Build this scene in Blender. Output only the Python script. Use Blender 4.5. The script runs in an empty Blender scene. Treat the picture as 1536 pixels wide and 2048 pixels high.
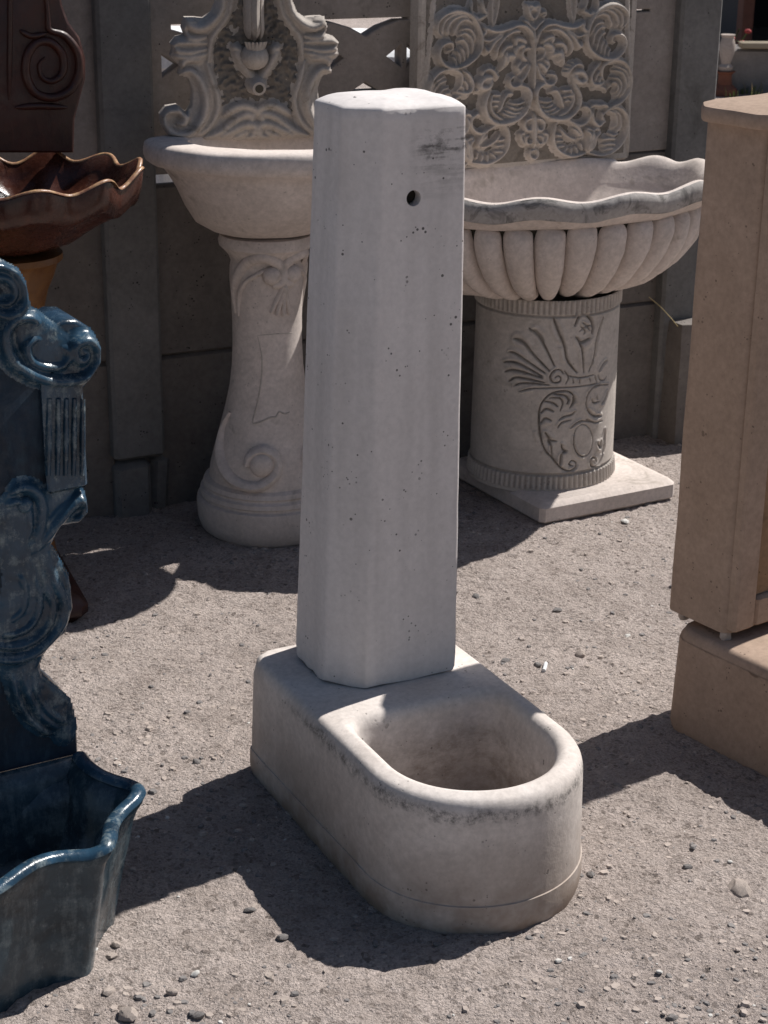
import bpy, bmesh, math, random
import numpy as np
from mathutils import Vector, Matrix, noise as mnoise

random.seed(7)
rng = np.random.default_rng(7)
scene = bpy.context.scene
COL = scene.collection

# ------------------------------------------------------------------ camera
CAM_F, CAM_PITCH, CAM_ROLL, CAM_H = 3605.7, 0.358, 0.0129, 1.6   # focal length in photo pixels, angles in radians
cam_d = bpy.data.cameras.new('camera'); cam_o = bpy.data.objects.new('camera', cam_d); COL.objects.link(cam_o)
_c, _s = math.cos(CAM_PITCH), math.sin(CAM_PITCH)
_right, _fwd, _up = Vector((1, 0, 0)), Vector((0, _c, -_s)), Vector((0, _s, _c))
_cr, _sr = math.cos(CAM_ROLL), math.sin(CAM_ROLL)
R2, U2 = _cr*_right + _sr*_up, -_sr*_right + _cr*_up
CAM_P = Vector((0, 0, CAM_H))
cam_o.matrix_world = Matrix.Translation(CAM_P) @ Matrix((R2, U2, -_fwd)).transposed().to_4x4()
cam_d.sensor_fit = 'VERTICAL'; cam_d.sensor_height = 36.0; cam_d.lens = CAM_F/2048*36.0
cam_d.clip_start = 0.05; cam_d.clip_end = 500
cam_d.dof.use_dof = True; cam_d.dof.focus_distance = 2.95; cam_d.dof.aperture_fstop = 18
scene.camera = cam_o
scene.render.resolution_x, scene.render.resolution_y = 768, 1024

# ------------------------------------------------------------------ sky, sun, exposure
SUN_AZ, SUN_EL = math.radians(38.5), math.radians(53.5)      # azimuth counter-clockwise from +X
w = bpy.data.worlds.new('World'); scene.world = w; w.use_nodes = True
nt = w.node_tree; bg = nt.nodes['Background']
sky = nt.nodes.new('ShaderNodeTexSky'); sky.sky_type = 'NISHITA'; sky.sun_disc = False
sky.sun_elevation = SUN_EL; sky.sun_rotation = math.pi/2 - SUN_AZ
nt.links.new(sky.outputs[0], bg.inputs[0]); bg.inputs[1].default_value = 0.05
sl = bpy.data.lights.new('sun', 'SUN'); sl.energy = 5.0; sl.angle = math.radians(0.5); sl.color = (1, 0.965, 0.92)
so = bpy.data.objects.new('sun', sl); COL.objects.link(so)
SUN_D = Vector((math.cos(SUN_EL)*math.cos(SUN_AZ), math.cos(SUN_EL)*math.sin(SUN_AZ), math.sin(SUN_EL)))
so.rotation_euler = SUN_D.to_track_quat('Z', 'Y').to_euler(); so.location = (3, 3, 6)
scene.view_settings.view_transform = 'Standard'; scene.view_settings.look = 'None'
scene.view_settings.exposure = 0.18; scene.view_settings.gamma = 1.0

# ------------------------------------------------------------------ helpers
def ray(x, y):
    return _fwd + (x-768)/CAM_F*R2 - (y-1024)/CAM_F*U2
def at_y(x, y, Y):
    d = ray(x, y); return CAM_P + d*(Y/d.y)
def at_z(x, y, z=0.0):
    d = ray(x, y); return CAM_P + d*((z-CAM_H)/d.z)

def nodes_of(name):
    m = bpy.data.materials.new(name); m.use_nodes = True
    return m, m.node_tree, m.node_tree.nodes['Principled BSDF']
def N(nt, t, **kw):
    n = nt.nodes.new(t)
    for k, v in kw.items():
        if k.startswith('i_'): n.inputs[k[2:].replace('_', ' ')].default_value = v
        else: setattr(n, k, v)
    return n
def L(nt, a, b): nt.links.new(a, b)
def ramp(nt, fac, stops):
    r = nt.nodes.new('ShaderNodeValToRGB'); e = r.color_ramp.elements
    while len(e) < len(stops): e.new(0.5)
    for k, (p, c) in enumerate(stops):
        e[k].position = p; e[k].color = (c, c, c, 1) if isinstance(c, (int, float)) else (*c, 1)
    L(nt, fac, r.inputs[0]); return r.outputs[0]
def mix(nt, fac, a, b, mode='MIX'):
    m = nt.nodes.new('ShaderNodeMix'); m.data_type = 'RGBA'; m.blend_type = mode
    if isinstance(fac, (int, float)): m.inputs[0].default_value = fac
    else: L(nt, fac, m.inputs[0])
    for k, v in ((6, a), (7, b)):
        if isinstance(v, tuple): m.inputs[k].default_value = (*v[:3], 1)
        else: L(nt, v, m.inputs[k])
    return m.outputs[2]
def math_n(nt, op, a, b=None, clamp=False):
    m = nt.nodes.new('ShaderNodeMath'); m.operation = op; m.use_clamp = clamp
    for k, v in ((0, a), (1, b)):
        if v is None: continue
        if isinstance(v, (int, float)): m.inputs[k].default_value = v
        else: L(nt, v, m.inputs[k])
    return m.outputs[0]
def coords(nt): return nt.nodes.new('ShaderNodeTexCoord').outputs['Object']
def noise_n(nt, co, scale, detail=4, rough=0.55, dist=0.0, out=0):
    n = N(nt, 'ShaderNodeTexNoise', i_Scale=scale, i_Detail=detail, i_Roughness=rough, i_Distortion=dist)
    L(nt, co, n.inputs['Vector']); return n.outputs[out]
def vor_n(nt, co, scale, out='Distance', rnd=1.0):
    n = N(nt, 'ShaderNodeTexVoronoi', i_Scale=scale, i_Randomness=rnd); L(nt, co, n.inputs['Vector']); return n.outputs[out]
def scaled(nt, co, s):
    m = N(nt, 'ShaderNodeMapping'); L(nt, co, m.inputs[0]); m.inputs['Scale'].default_value = s; return m.outputs[0]
def bump(nt, bsdf, h, strength=0.3, dist=0.004, prev=None):
    b = N(nt, 'ShaderNodeBump', i_Strength=strength, i_Distance=dist); L(nt, h, b.inputs['Height'])
    if prev is not None: L(nt, prev, b.inputs['Normal'])
    L(nt, b.outputs[0], bsdf.inputs['Normal']); return b.outputs[0]

def concrete(name, base, tint, pits=0.5, stain=None, streak=0.0, rough=0.9, bs=0.25, fine=90, blotch=3.0, extra=None, wash=None, mott=1.0):
    m, nt, b = nodes_of(name); co = coords(nt)
    big = noise_n(nt, co, blotch, 3, 0.6, 0.4)
    c = mix(nt, ramp(nt, big, [(0.32, 0.0), (0.7, 1.0)]), base, tint)
    med = noise_n(nt, co, 22, 3, 0.65)
    c = mix(nt, ramp(nt, med, [(0.35, 0.0), (0.75, 0.35*mott)]), c, tuple(x*0.72 for x in tint))
    fi = noise_n(nt, co, fine, 2, 0.7)
    c = mix(nt, 0.2+0.3*mott, c, ramp(nt, fi, [(0.3, 0.62), (0.7, 1.0)]), 'MULTIPLY')
    if streak > 0:
        st = noise_n(nt, scaled(nt, co, (26, 26, 1.6)), 1.0, 2, 0.6)
        c = mix(nt, math_n(nt, 'MULTIPLY', ramp(nt, st, [(0.45, 0.0), (0.7, 1.0)]), streak), c, tuple(x*0.55 for x in tint))
    if stain is not None:
        sn = noise_n(nt, co, stain[1], 4, 0.7, 0.8)
        c = mix(nt, ramp(nt, sn, [(stain[2], 0.0), (stain[2]+0.13, stain[3])]), c, stain[0])
    if extra is not None: c = extra(nt, co, c)
    h = math_n(nt, 'ADD', math_n(nt, 'MULTIPLY', fi, 0.6), math_n(nt, 'MULTIPLY', med, 0.5))
    if pits > 0:
        v = vor_n(nt, co, 105); vm = noise_n(nt, co, 9, 2)
        pr_ = math_n(nt, 'ADD', v, math_n(nt, 'MULTIPLY', math_n(nt, 'SUBTRACT', 0.60, noise_n(nt, co, 33, 1)), 1.1))   # pores of uneven size, in loose clusters
        pm = math_n(nt, 'MULTIPLY', ramp(nt, pr_, [(0.075, 1.0), (0.135, 0.0)]), ramp(nt, vm, [(0.36, 0.0), (0.5, 1.0)]))
        c = mix(nt, math_n(nt, 'MULTIPLY', pm, pits), c, tuple(x*0.18 for x in tint))
        h = math_n(nt, 'SUBTRACT', h, math_n(nt, 'MULTIPLY', pm, 1.5))
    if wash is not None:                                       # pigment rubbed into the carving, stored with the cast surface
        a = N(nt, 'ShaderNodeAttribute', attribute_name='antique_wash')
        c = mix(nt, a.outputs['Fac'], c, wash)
    L(nt, c, b.inputs['Base Color']); b.inputs['Roughness'].default_value = rough
    b.inputs['Specular IOR Level'].default_value = 0.25
    bump(nt, b, h, bs, 0.003)
    return m

def tagp(o, label=None, cat=None, group=None, kind=None):
    if label: o['label'] = label
    if cat: o['category'] = cat
    if group: o['group'] = group
    if kind: o['kind'] = kind
    return o
def mesh_obj(name, verts, faces, mat, parent=None, smooth=True, angle=40):
    me = bpy.data.meshes.new(name); me.from_pydata([tuple(v) for v in verts], [], [tuple(f) for f in faces]); me.update()
    bm = bmesh.new(); bm.from_mesh(me); bmesh.ops.recalc_face_normals(bm, faces=bm.faces); bm.to_mesh(me); bm.free()
    if smooth:
        me.shade_smooth(); me.set_sharp_from_angle(angle=math.radians(angle))
    o = bpy.data.objects.new(name, me); COL.objects.link(o)
    if mat: me.materials.append(mat)
    if parent: o.parent = parent
    return o
class Thing:
    def __init__(s, name, label, cat, loc, yaw=0.0, group=None):
        s.e = bpy.data.objects.new(name, None); COL.objects.link(s.e); s.e.empty_display_size = 0.1
        s.e.location = loc; s.e.rotation_euler = (0, 0, yaw); tagp(s.e, label, cat, group)
        s.M = Matrix.Translation(Vector(loc)) @ Matrix.Rotation(yaw, 4, 'Z'); s.I = s.M.inverted()
    def loc(s, p): return s.I @ Vector(p)
    def lray(s, x, y): return s.I @ CAM_P, s.I.to_3x3() @ ray(x, y)
    def part(s, name, g, mat, parent=None, smooth=True, angle=40, label=None):
        o = mesh_obj(name, g.v, g.f, mat, parent or s.e, smooth, angle)
        if label: o['label'] = label
        return o
    # pixel -> point on a plane y = Y of this thing's own frame
    def on_plane(s, x, y, Y):
        o, d = s.lray(x, y); return o + d*((Y-o.y)/d.y)
class G:
    def __init__(s): s.v = []; s.f = []
    def add(s, v, f):
        k = len(s.v); s.v += [Vector(p) for p in v]; s.f += [tuple(i+k for i in q) for q in f]; return s
    def loft(s, rings, closed=True, cap0=False, cap1=False):
        k = len(s.v); n = len(rings[0])
        for r in rings: s.v += [Vector(p) for p in r]
        for i in range(len(rings)-1):
            for j in range(n if closed else n-1):
                a = k+i*n+j; b = k+i*n+(j+1) % n; s.f.append((a, b, b+n, a+n))
        if cap0: s.f.append(tuple(k+j for j in range(n))[::-1])
        if cap1: s.f.append(tuple(k+(len(rings)-1)*n+j for j in range(n)))
        return s
    def box(s, x0, x1, y0, y1, z0, z1, b=0.004):
        b = min(b, (x1-x0)/3, (y1-y0)/3, (z1-z0)/3)
        def rr(i, z): 
            return [(x0+i+b, y0+i, z), (x1-i-b, y0+i, z), (x1-i, y0+i+b, z), (x1-i, y1-i-b, z), (x1-i-b, y1-i, z), (x0+i+b, y1-i, z), (x0+i, y1-i-b, z), (x0+i, y0+i+b, z)]
        return s.loft([rr(b, z0), rr(0, z0+b), rr(0, z1-b), rr(b, z1)], True, True, True)
    def stroke(s, pts, nrm, wd, ht, seg=7, sink=0.15):
        # raised half-round ridge along pts; wd, ht lists or numbers
        n = len(pts); rings = []
        for i in range(n):
            t = (Vector(pts[min(i+1, n-1)]) - Vector(pts[max(i-1, 0)]))
            if t.length < 1e-9: t = Vector((1, 0, 0))
            t.normalize(); nn = Vector(nrm[i]).normalized(); bb = nn.cross(t).normalized()
            wi = wd[i] if hasattr(wd, '__len__') else wd; hi = ht[i] if hasattr(ht, '__len__') else ht
            rings.append([Vector(pts[i]) + bb*(wi*math.cos(a)) + nn*(hi*(math.sin(a)*(1+sink) - sink)) for a in [math.pi*k/(seg-1) for k in range(seg)]])
        return s.loft(rings, False)
    def tube(s, pts, rad, seg=8):
        n = len(pts); rings = []; ref = Vector((0, 0, 1))
        for i in range(n):
            t = (Vector(pts[min(i+1, n-1)]) - Vector(pts[max(i-1, 0)])).normalized()
            a = ref if abs(t.dot(ref)) < 0.95 else Vector((1, 0, 0))
            b1 = t.cross(a).normalized(); b2 = t.cross(b1)
            r = rad[i] if hasattr(rad, '__len__') else rad
            rings.append([Vector(pts[i]) + (b1*math.cos(q)+b2*math.sin(q))*r for q in [2*math.pi*k/seg for k in range(seg)]])
        return s.loft(rings, True, True, True)
    def blob(s, c, ax, ay, az, n=10, m=7, jit=0.0, seed=0):
        rr = random.Random(seed); rings = []
        for i in range(1, m):
            ph = math.pi*i/m
            rings.append([Vector(c)+Vector(ax)*(math.sin(ph)*math.cos(2*math.pi*j/n))*(1+rr.uniform(-jit, jit)) + Vector(ay)*(math.sin(ph)*math.sin(2*math.pi*j/n))*(1+rr.uniform(-jit, jit)) + Vector(az)*math.cos(ph) for j in range(n)])
        return s.loft(rings, True, True, True)
    def lathe(s, prof, n=48, c=(0, 0), su=1.0, sv=1.0):
        return s.loft([[(c[0]+su*r*math.cos(2*math.pi*j/n), c[1]+sv*r*math.sin(2*math.pi*j/n), z) for j in range(n)] for r, z in prof], True, True, True)
    def plate(s, poly, y0, y1, bev=0.006):
        # poly in (x, z); front at y0 (towards viewer, smaller), back y1
        P = [Vector((p[0], p[1])) for p in poly]
        n = len(P); area = sum(P[i].x*P[(i+1) % n].y - P[(i+1) % n].x*P[i].y for i in range(n))
        if area < 0: P = P[::-1]
        ins = []
        for i in range(n):
            t1 = (P[i]-P[i-1]).normalized(); t2 = (P[(i+1) % n]-P[i]).normalized()
            nn = Vector((-(t1.y+t2.y), t1.x+t2.x)); 
            if nn.length < 1e-6: nn = Vector((-t1.y, t1.x))
            ins.append(P[i] + nn.normalized()*bev)
        return s.loft([[(p.x, y1, p.y) for p in P], [(p.x, y0+bev, p.y) for p in P], [((p.x+q.x)/2, y0+bev*0.3, (p.y+q.y)/2) for p, q in zip(P, ins)], [(p.x, y0, p.y) for p in ins]], True, True, True)
def smooth_path(pts, k=6):
    # Catmull-Rom through the points
    P = [Vector(p) for p in pts]; out = []
    for i in range(len(P)-1):
        p0, p1, p2, p3 = P[max(i-1, 0)], P[i], P[i+1], P[min(i+2, len(P)-1)]
        for j in range(k):
            t = j/k
            out.append(0.5*((2*p1) + (p2-p0)*t + (2*p0-5*p1+4*p2-p3)*t*t + (3*p1-p0-3*p2+p3)*t**3))
    out.append(P[-1]); return out
def taper(n, w, a=0.35, b=0.35, e0=0.25, e1=0.25):
    r = []
    for i in range(n):
        t = i/(n-1); k = 1.0
        if t < a: k = min(k, e0+(1-e0)*math.sin(t/a*math.pi/2))
        if t > 1-b: k = min(k, e1+(1-e1)*math.sin((1-t)/b*math.pi/2))
        r.append(w*k)
    return r
def jitter(g, amp, freq, seed=0.0):
    for i, p in enumerate(g.v):
        q = p*freq + Vector((seed, seed*1.3, -seed))
        g.v[i] = p + mnoise.noise_vector(q)*amp
    return g
def ray_poly(poly, c, th):
    dx, dy = math.cos(th), math.sin(th); best = None; n = len(poly)
    for i in range(n):
        ax, ay = poly[i][0]-c[0], poly[i][1]-c[1]; bx, by = poly[(i+1) % n][0]-c[0], poly[(i+1) % n][1]-c[1]
        ex, ey = bx-ax, by-ay; den = dx*ey - dy*ex
        if abs(den) < 1e-12: continue
        t = (ax*ey-ay*ex)/den; u = (ax*dy-ay*dx)/den
        if t > 0 and -1e-6 <= u <= 1+1e-6 and (best is None or t > best): best = t
    return (c[0]+dx*best, c[1]+dy*best)

# ------------------------------------------------------------------ materials
def trough_marks(nt, co, c):
    # dark weathering crust just under the outer lip and brown stains in the bowl
    sp = N(nt, 'ShaderNodeSeparateXYZ'); L(nt, co, sp.inputs[0])
    v = math_n(nt, 'MULTIPLY', sp.outputs['Y'], -1.0)
    q = math_n(nt, 'MAXIMUM', math_n(nt, 'SUBTRACT', v, 0.48), 0.0)
    r = math_n(nt, 'SQRT', math_n(nt, 'ADD', math_n(nt, 'POWER', sp.outputs['X'], 2.0), math_n(nt, 'POWER', q, 2.0)))
    wob = math_n(nt, 'MULTIPLY', math_n(nt, 'SUBTRACT', noise_n(nt, co, 17, 5, 0.8), 0.5), 0.045)
    z = math_n(nt, 'ADD', sp.outputs['Z'], wob)
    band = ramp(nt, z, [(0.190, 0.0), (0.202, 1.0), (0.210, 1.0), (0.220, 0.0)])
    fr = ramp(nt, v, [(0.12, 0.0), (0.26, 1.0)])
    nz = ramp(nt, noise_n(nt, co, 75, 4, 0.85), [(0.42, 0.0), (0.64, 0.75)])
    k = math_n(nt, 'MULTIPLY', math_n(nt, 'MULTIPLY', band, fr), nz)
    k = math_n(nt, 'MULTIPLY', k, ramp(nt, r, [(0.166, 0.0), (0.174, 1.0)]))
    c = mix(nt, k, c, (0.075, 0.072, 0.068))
    ins = math_n(nt, 'MULTIPLY', ramp(nt, r, [(0.137, 1.0), (0.142, 0.0)]), ramp(nt, v, [(0.318, 0.0), (0.325, 1.0)]))
    low = ramp(nt, sp.outputs['Z'], [(0.075, 1.0), (0.15, 0.75), (0.215, 0.0)])
    n2 = ramp(nt, noise_n(nt, scaled(nt, co, (1, 1, 1.8)), 11, 6, 0.8), [(0.4, 0.0), (0.66, 0.8)])
    c = mix(nt, math_n(nt, 'MULTIPLY', math_n(nt, 'MULTIPLY', ins, low), n2), c, (0.12, 0.085, 0.06))
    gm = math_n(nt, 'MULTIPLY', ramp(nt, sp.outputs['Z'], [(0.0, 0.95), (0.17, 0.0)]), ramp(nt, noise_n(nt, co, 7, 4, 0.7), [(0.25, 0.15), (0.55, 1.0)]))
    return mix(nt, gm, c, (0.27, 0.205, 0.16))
def pillar_marks(nt, co, c):
    sp = N(nt, 'ShaderNodeSeparateXYZ'); L(nt, co, sp.inputs[0])
    hor = noise_n(nt, scaled(nt, co, (10, 10, 95)), 1.0, 3, 0.6)
    blot = noise_n(nt, co, 24, 5, 0.8)
    zz = ramp(nt, math_n(nt, 'SUBTRACT', sp.outputs['Z'], 0.5), [(0.55, 0.0), (0.615, 0.4), (0.645, 1.0), (0.675, 0.7), (0.69, 0.0)])
    xx = ramp(nt, sp.outputs['X'], [(0.01, 0.0), (0.045, 1.0)])
    fr = ramp(nt, math_n(nt, 'MULTIPLY', sp.outputs['Y'], -1.0), [(0.17, 0.0), (0.185, 1.0)])
    k = math_n(nt, 'MULTIPLY', ramp(nt, math_n(nt, 'ADD', math_n(nt, 'MULTIPLY', hor, 0.5), math_n(nt, 'MULTIPLY', blot, 0.5)), [(0.47, 0.0), (0.58, 0.85)]), math_n(nt, 'MULTIPLY', zz, math_n(nt, 'MULTIPLY', xx, fr)))
    return mix(nt, k, c, (0.09, 0.085, 0.08))
M_white = concrete('cast_white_concrete', (0.76, 0.715, 0.70), (0.68, 0.635, 0.615), pits=0.95, streak=0.24, bs=0.18, mott=0.3, extra=pillar_marks)
M_trough = concrete('cast_trough_concrete', (0.78, 0.715, 0.67), (0.62, 0.548, 0.495), pits=0.6, mott=1.0, bs=0.3, extra=trough_marks)
M_stone = concrete('pale_cast_stone', (0.76, 0.675, 0.625), (0.62, 0.54, 0.485), pits=0.35, stain=((0.2, 0.165, 0.12), 7, 0.6, 0.55), bs=0.25)
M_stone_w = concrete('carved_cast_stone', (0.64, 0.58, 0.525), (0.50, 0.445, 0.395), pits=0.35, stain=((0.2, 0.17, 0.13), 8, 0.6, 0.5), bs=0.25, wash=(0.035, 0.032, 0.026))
M_relief = concrete('relief_stone', (0.56, 0.505, 0.46), (0.42, 0.375, 0.335), pits=0.2, stain=((0.16, 0.14, 0.11), 20, 0.58, 0.6), bs=0.4, fine=130)
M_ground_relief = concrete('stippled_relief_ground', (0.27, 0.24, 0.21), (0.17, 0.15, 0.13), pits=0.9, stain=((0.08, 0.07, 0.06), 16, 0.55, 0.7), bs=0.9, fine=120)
M_near_black = concrete('near_black_gap', (0.06, 0.055, 0.045), (0.10, 0.085, 0.065), pits=0.0, bs=0.3)  # near-black, for the core between flutes and the spout's painted mouth
M_fence = concrete('fence_concrete', (0.225, 0.20, 0.182), (0.15, 0.132, 0.12), pits=0.95, stain=((0.06, 0.053, 0.047), 5, 0.6, 0.5), bs=0.6, fine=70)
M_lattice = concrete('lattice_concrete', (0.36, 0.32, 0.295), (0.26, 0.228, 0.208), pits=0.8, stain=((0.12, 0.105, 0.095), 6, 0.58, 0.5), bs=0.5, fine=70)  # paler than the slabs: bounced light on the lattice put into the colour
M_post = concrete('fence_post_concrete', (0.22, 0.213, 0.207), (0.155, 0.15, 0.145), pits=0.95, stain=((0.07, 0.066, 0.06), 6, 0.6, 0.5), bs=0.6, fine=70)
M_tan = concrete('tan_cast_stone', (0.455, 0.335, 0.26), (0.385, 0.28, 0.212), pits=0.6, bs=0.2)
M_tan_rough = concrete('tan_rough_panel', (0.36, 0.23, 0.14), (0.25, 0.16, 0.095), pits=0.9, bs=0.9, stain=((0.12, 0.08, 0.05), 9, 0.56, 0.6))
M_plaster = concrete('white_plaster', (0.82, 0.82, 0.82), (0.72, 0.72, 0.73), pits=0.1, bs=0.2)
M_rock = concrete('grey_fieldstone', (0.28, 0.26, 0.25), (0.19, 0.175, 0.17), pits=0.3, bs=0.6)
M_rock2 = concrete('pinkish_fieldstone', (0.52, 0.44, 0.39), (0.41, 0.35, 0.31), pits=0.2, bs=0.5)
M_rock3 = concrete('white_pebble', (0.72, 0.70, 0.66), (0.6, 0.58, 0.55), pits=0.1, bs=0.4)

def glaze(name, dark, midc, pale, k_pale, rough=0.28, lo=0.42):
    m, nt, b = nodes_of(name); co = coords(nt)
    n1 = noise_n(nt, co, 9, 6, 0.72, 0.5); n2 = noise_n(nt, co, 48, 5, 0.75); n3 = noise_n(nt, scaled(nt, co, (60, 60, 12)), 1.0, 4, 0.7)
    c = mix(nt, ramp(nt, n1, [(0.34, 0.0), (0.66, 1.0)]), dark, midc)
    s = math_n(nt, 'ADD', math_n(nt, 'MULTIPLY', n2, 0.55), math_n(nt, 'MULTIPLY', n3, 0.45))
    c = mix(nt, math_n(nt, 'MULTIPLY', ramp(nt, s, [(lo, 0.0), (lo+0.2, 1.0)]), k_pale), c, pale)
    L(nt, c, b.inputs['Base Color'])
    L(nt, ramp(nt, n2, [(0.3, rough*0.7), (0.7, min(1, rough*1.7))]), b.inputs['Roughness'])
    bump(nt, b, math_n(nt, 'ADD', n2, n3), 0.25, 0.003)
    return m
M_blue = glaze('blue_glaze', (0.006, 0.013, 0.022), (0.018, 0.05, 0.09), (0.11, 0.17, 0.21), 0.45, 0.2, 0.52)
M_blue_b = glaze('streaked_blue_glaze', (0.014, 0.026, 0.036), (0.04, 0.075, 0.10), (0.22, 0.26, 0.27), 0.6, 0.18, 0.48)
M_lip = concrete('weathered_lip_stone', (0.52, 0.485, 0.46), (0.36, 0.335, 0.315), pits=0.5, stain=((0.09, 0.085, 0.08), 14, 0.52, 0.75), bs=0.4)
M_blue_r = glaze('rubbed_blue_glaze', (0.010, 0.026, 0.045), (0.035, 0.09, 0.15), (0.33, 0.38, 0.37), 0.75, 0.2, 0.5)
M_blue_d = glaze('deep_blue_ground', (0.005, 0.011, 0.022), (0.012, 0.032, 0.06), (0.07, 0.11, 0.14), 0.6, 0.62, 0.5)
M_brown = glaze('red_brown_patina', (0.022, 0.006, 0.005), (0.055, 0.015, 0.010), (0.10, 0.03, 0.016), 0.5, 0.4, 0.5)
M_copper = glaze('copper_brown_patina', (0.03, 0.010, 0.007), (0.085, 0.028, 0.018), (0.26, 0.10, 0.045), 0.35, 0.22, 0.53)
M_copper_edge = glaze('rubbed_copper_edge', (0.16, 0.07, 0.045), (0.3, 0.15, 0.09), (0.6, 0.4, 0.2), 0.7, 0.3, 0.45)
M_amber = glaze('amber_wood_patina', (0.10, 0.035, 0.008), (0.2, 0.085, 0.02), (0.3, 0.14, 0.03), 0.5, 0.4, 0.5)

def ground_mat():
    m, nt, b = nodes_of('gravelly_dirt'); co = coords(nt)
    big = noise_n(nt, co, 1.7, 5, 0.6, 0.3)
    c = mix(nt, ramp(nt, big, [(0.35, 0.0), (0.65, 1.0)]), (0.52, 0.443, 0.404), (0.66, 0.566, 0.518))
    med = noise_n(nt, co, 11, 5, 0.65)
    c = mix(nt, ramp(nt, med, [(0.45, 0.0), (0.72, 0.6)]), c, (0.33, 0.27, 0.235))
    v = N(nt, 'ShaderNodeTexVoronoi', i_Scale=125.0); L(nt, co, v.inputs['Vector'])
    g = N(nt, 'ShaderNodeSeparateColor'); L(nt, v.outputs['Color'], g.inputs[0])
    c = mix(nt, ramp(nt, g.outputs[0], [(0.0, 0.85), (0.24, 0.0), (0.78, 0.0), (1.0, 0.75)]), c, mix(nt, g.outputs[1], (0.13, 0.105, 0.09), (0.64, 0.55, 0.50)))
    v2 = N(nt, 'ShaderNodeTexVoronoi', i_Scale=270.0); L(nt, co, v2.inputs['Vector']); g2 = N(nt, 'ShaderNodeSeparateColor'); L(nt, v2.outputs['Color'], g2.inputs[0])
    c = mix(nt, ramp(nt, g2.outputs[0], [(0.0, 0.7), (0.25, 0.0), (0.75, 0.0), (1.0, 0.55)]), c, mix(nt, g2.outputs[1], (0.16, 0.13, 0.115), (0.62, 0.53, 0.48)))
    fi = noise_n(nt, co, 210, 4, 0.75)
    c = mix(nt, 0.7, c, ramp(nt, fi, [(0.28, 0.42), (0.7, 1.15)]), 'MULTIPLY')
    L(nt, c, b.inputs['Base Color']); b.inputs['Roughness'].default_value = 0.97; b.inputs['Specular IOR Level'].default_value = 0.1
    h = math_n(nt, 'ADD', math_n(nt, 'MULTIPLY', fi, 0.8), math_n(nt, 'MULTIPLY', noise_n(nt, co, 70, 3, 0.7), 1.2))
    bump(nt, b, h, 1.0, 0.010)
    return m
M_dirt = ground_mat()
def simple(name, col, rough=0.8, var=0.4, scale=30):
    m, nt, b = nodes_of(name); co = coords(nt)
    c = mix(nt, noise_n(nt, co, scale, 4, 0.6), tuple(x*(1-var) for x in col), tuple(min(1, x*(1+var)) for x in col))
    L(nt, c, b.inputs['Base Color']); b.inputs['Roughness'].default_value = rough
    bump(nt, b, noise_n(nt, co, scale*3, 3), 0.2, 0.003)
    return m
M_grass = simple('grass_blades', (0.10, 0.14, 0.035), 0.6, 0.5, 8)
M_straw = simple('dry_straw', (0.34, 0.27, 0.14), 0.7, 0.3, 20)
M_dark = simple('dark_boards', (0.018, 0.02, 0.03), 0.8, 0.4, 4)
M_brickred = simple('red_brown_masonry', (0.20, 0.075, 0.045), 0.85, 0.4, 14)
M_petal = simple('red_petals', (0.32, 0.03, 0.03), 0.6, 0.4, 20)
M_wood = simple('weathered_board', (0.30, 0.25, 0.18), 0.8, 0.35, 10)

M_hole_shade = simple('hole_shade_colour', (0.02, 0.014, 0.009), 0.9, 0.5, 60)  # near-black colour painting the shade inside the spout hole
# ------------------------------------------------------------------ ground
def gnoise(x, y):
    p = Vector((x, y, 0))
    return (mnoise.noise(p*1.3)*0.010 + mnoise.noise(p*5)*0.0045 + mnoise.noise(p*17)*0.0036 + mnoise.noise(p*38)*0.0034 + max(0.0, mnoise.noise(p*70)-0.1)*0.0085 - max(0.0, mnoise.noise(p*52+Vector((9, 4, 2)))-0.3)*0.012)
def axis(lo, hi, fl, fh, step):
    a = list(np.arange(fl, fh+1e-6, step)); s = step; x = fl; lft = []
    while x > lo: s *= 1.35; x -= s; lft.append(x)
    s = step; x = fh; rt = []
    while x < hi: s *= 1.35; x += s; rt.append(x)
    return lft[::-1] + a + rt
gx = axis(-120, 120, -0.95, 1.0, 0.0085); gy = axis(-30, 260, 2.0, 4.9, 0.0085)
gv = [(x, y, (gnoise(x, y) if -1.5 < x < 1.5 and 1.5 < y < 7 else 0.0) - 0.003) for y in gy for x in gx]
nx = len(gx)
gf = [(j*nx+i, j*nx+i+1, (j+1)*nx+i+1, (j+1)*nx+i) for j in range(len(gy)-1) for i in range(nx-1)]
gme = bpy.data.meshes.new('ground'); gme.from_pydata(gv, [], gf); gme.update(); gme.shade_smooth(); gme.materials.append(M_dirt)
ground = bpy.data.objects.new('ground', gme); COL.objects.link(ground); tagp(ground, 'pale gravelly dirt yard under all the fountains', 'ground', kind='structure')

# ------------------------------------------------------------------ fence
FY = math.radians(26)
fen = Thing('concrete_fence', 'grey concrete post and slab fence with pierced lattice top behind the fountains', 'fence', (-0.632, 4.30, 0), FY)
BAY = 1.60      # post centre to post centre
PW = 0.066
def post(x, foot=False, z0=-0.05):
    g = G()
    if foot:
        g.box(x-PW, x+PW, -0.055, 0.055, 0.142, 1.45, 0.008)
    else: g.box(x-PW, x+PW, -0.055, 0.055, z0, 1.45, 0.008)
    p = fen.part('post', g, M_post)
    if foot:
        h = G().box(x-PW+0.004, x+0.03, -0.052, 0.05, -0.03, 0.131, 0.012); jitter(h, 0.006, 14, 3)
        fen.part('broken_foot', h, M_post, p, label='cracked-off foot of the concrete post')
        h = G().box(x+0.036, x+PW+0.02, -0.03, 0.05, -0.03, 0.133, 0.014); jitter(h, 0.008, 12, 5)
        fen.part('broken_foot', h, M_post, p)
    return p
post(-BAY); post(0, True); post(BAY)
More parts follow.
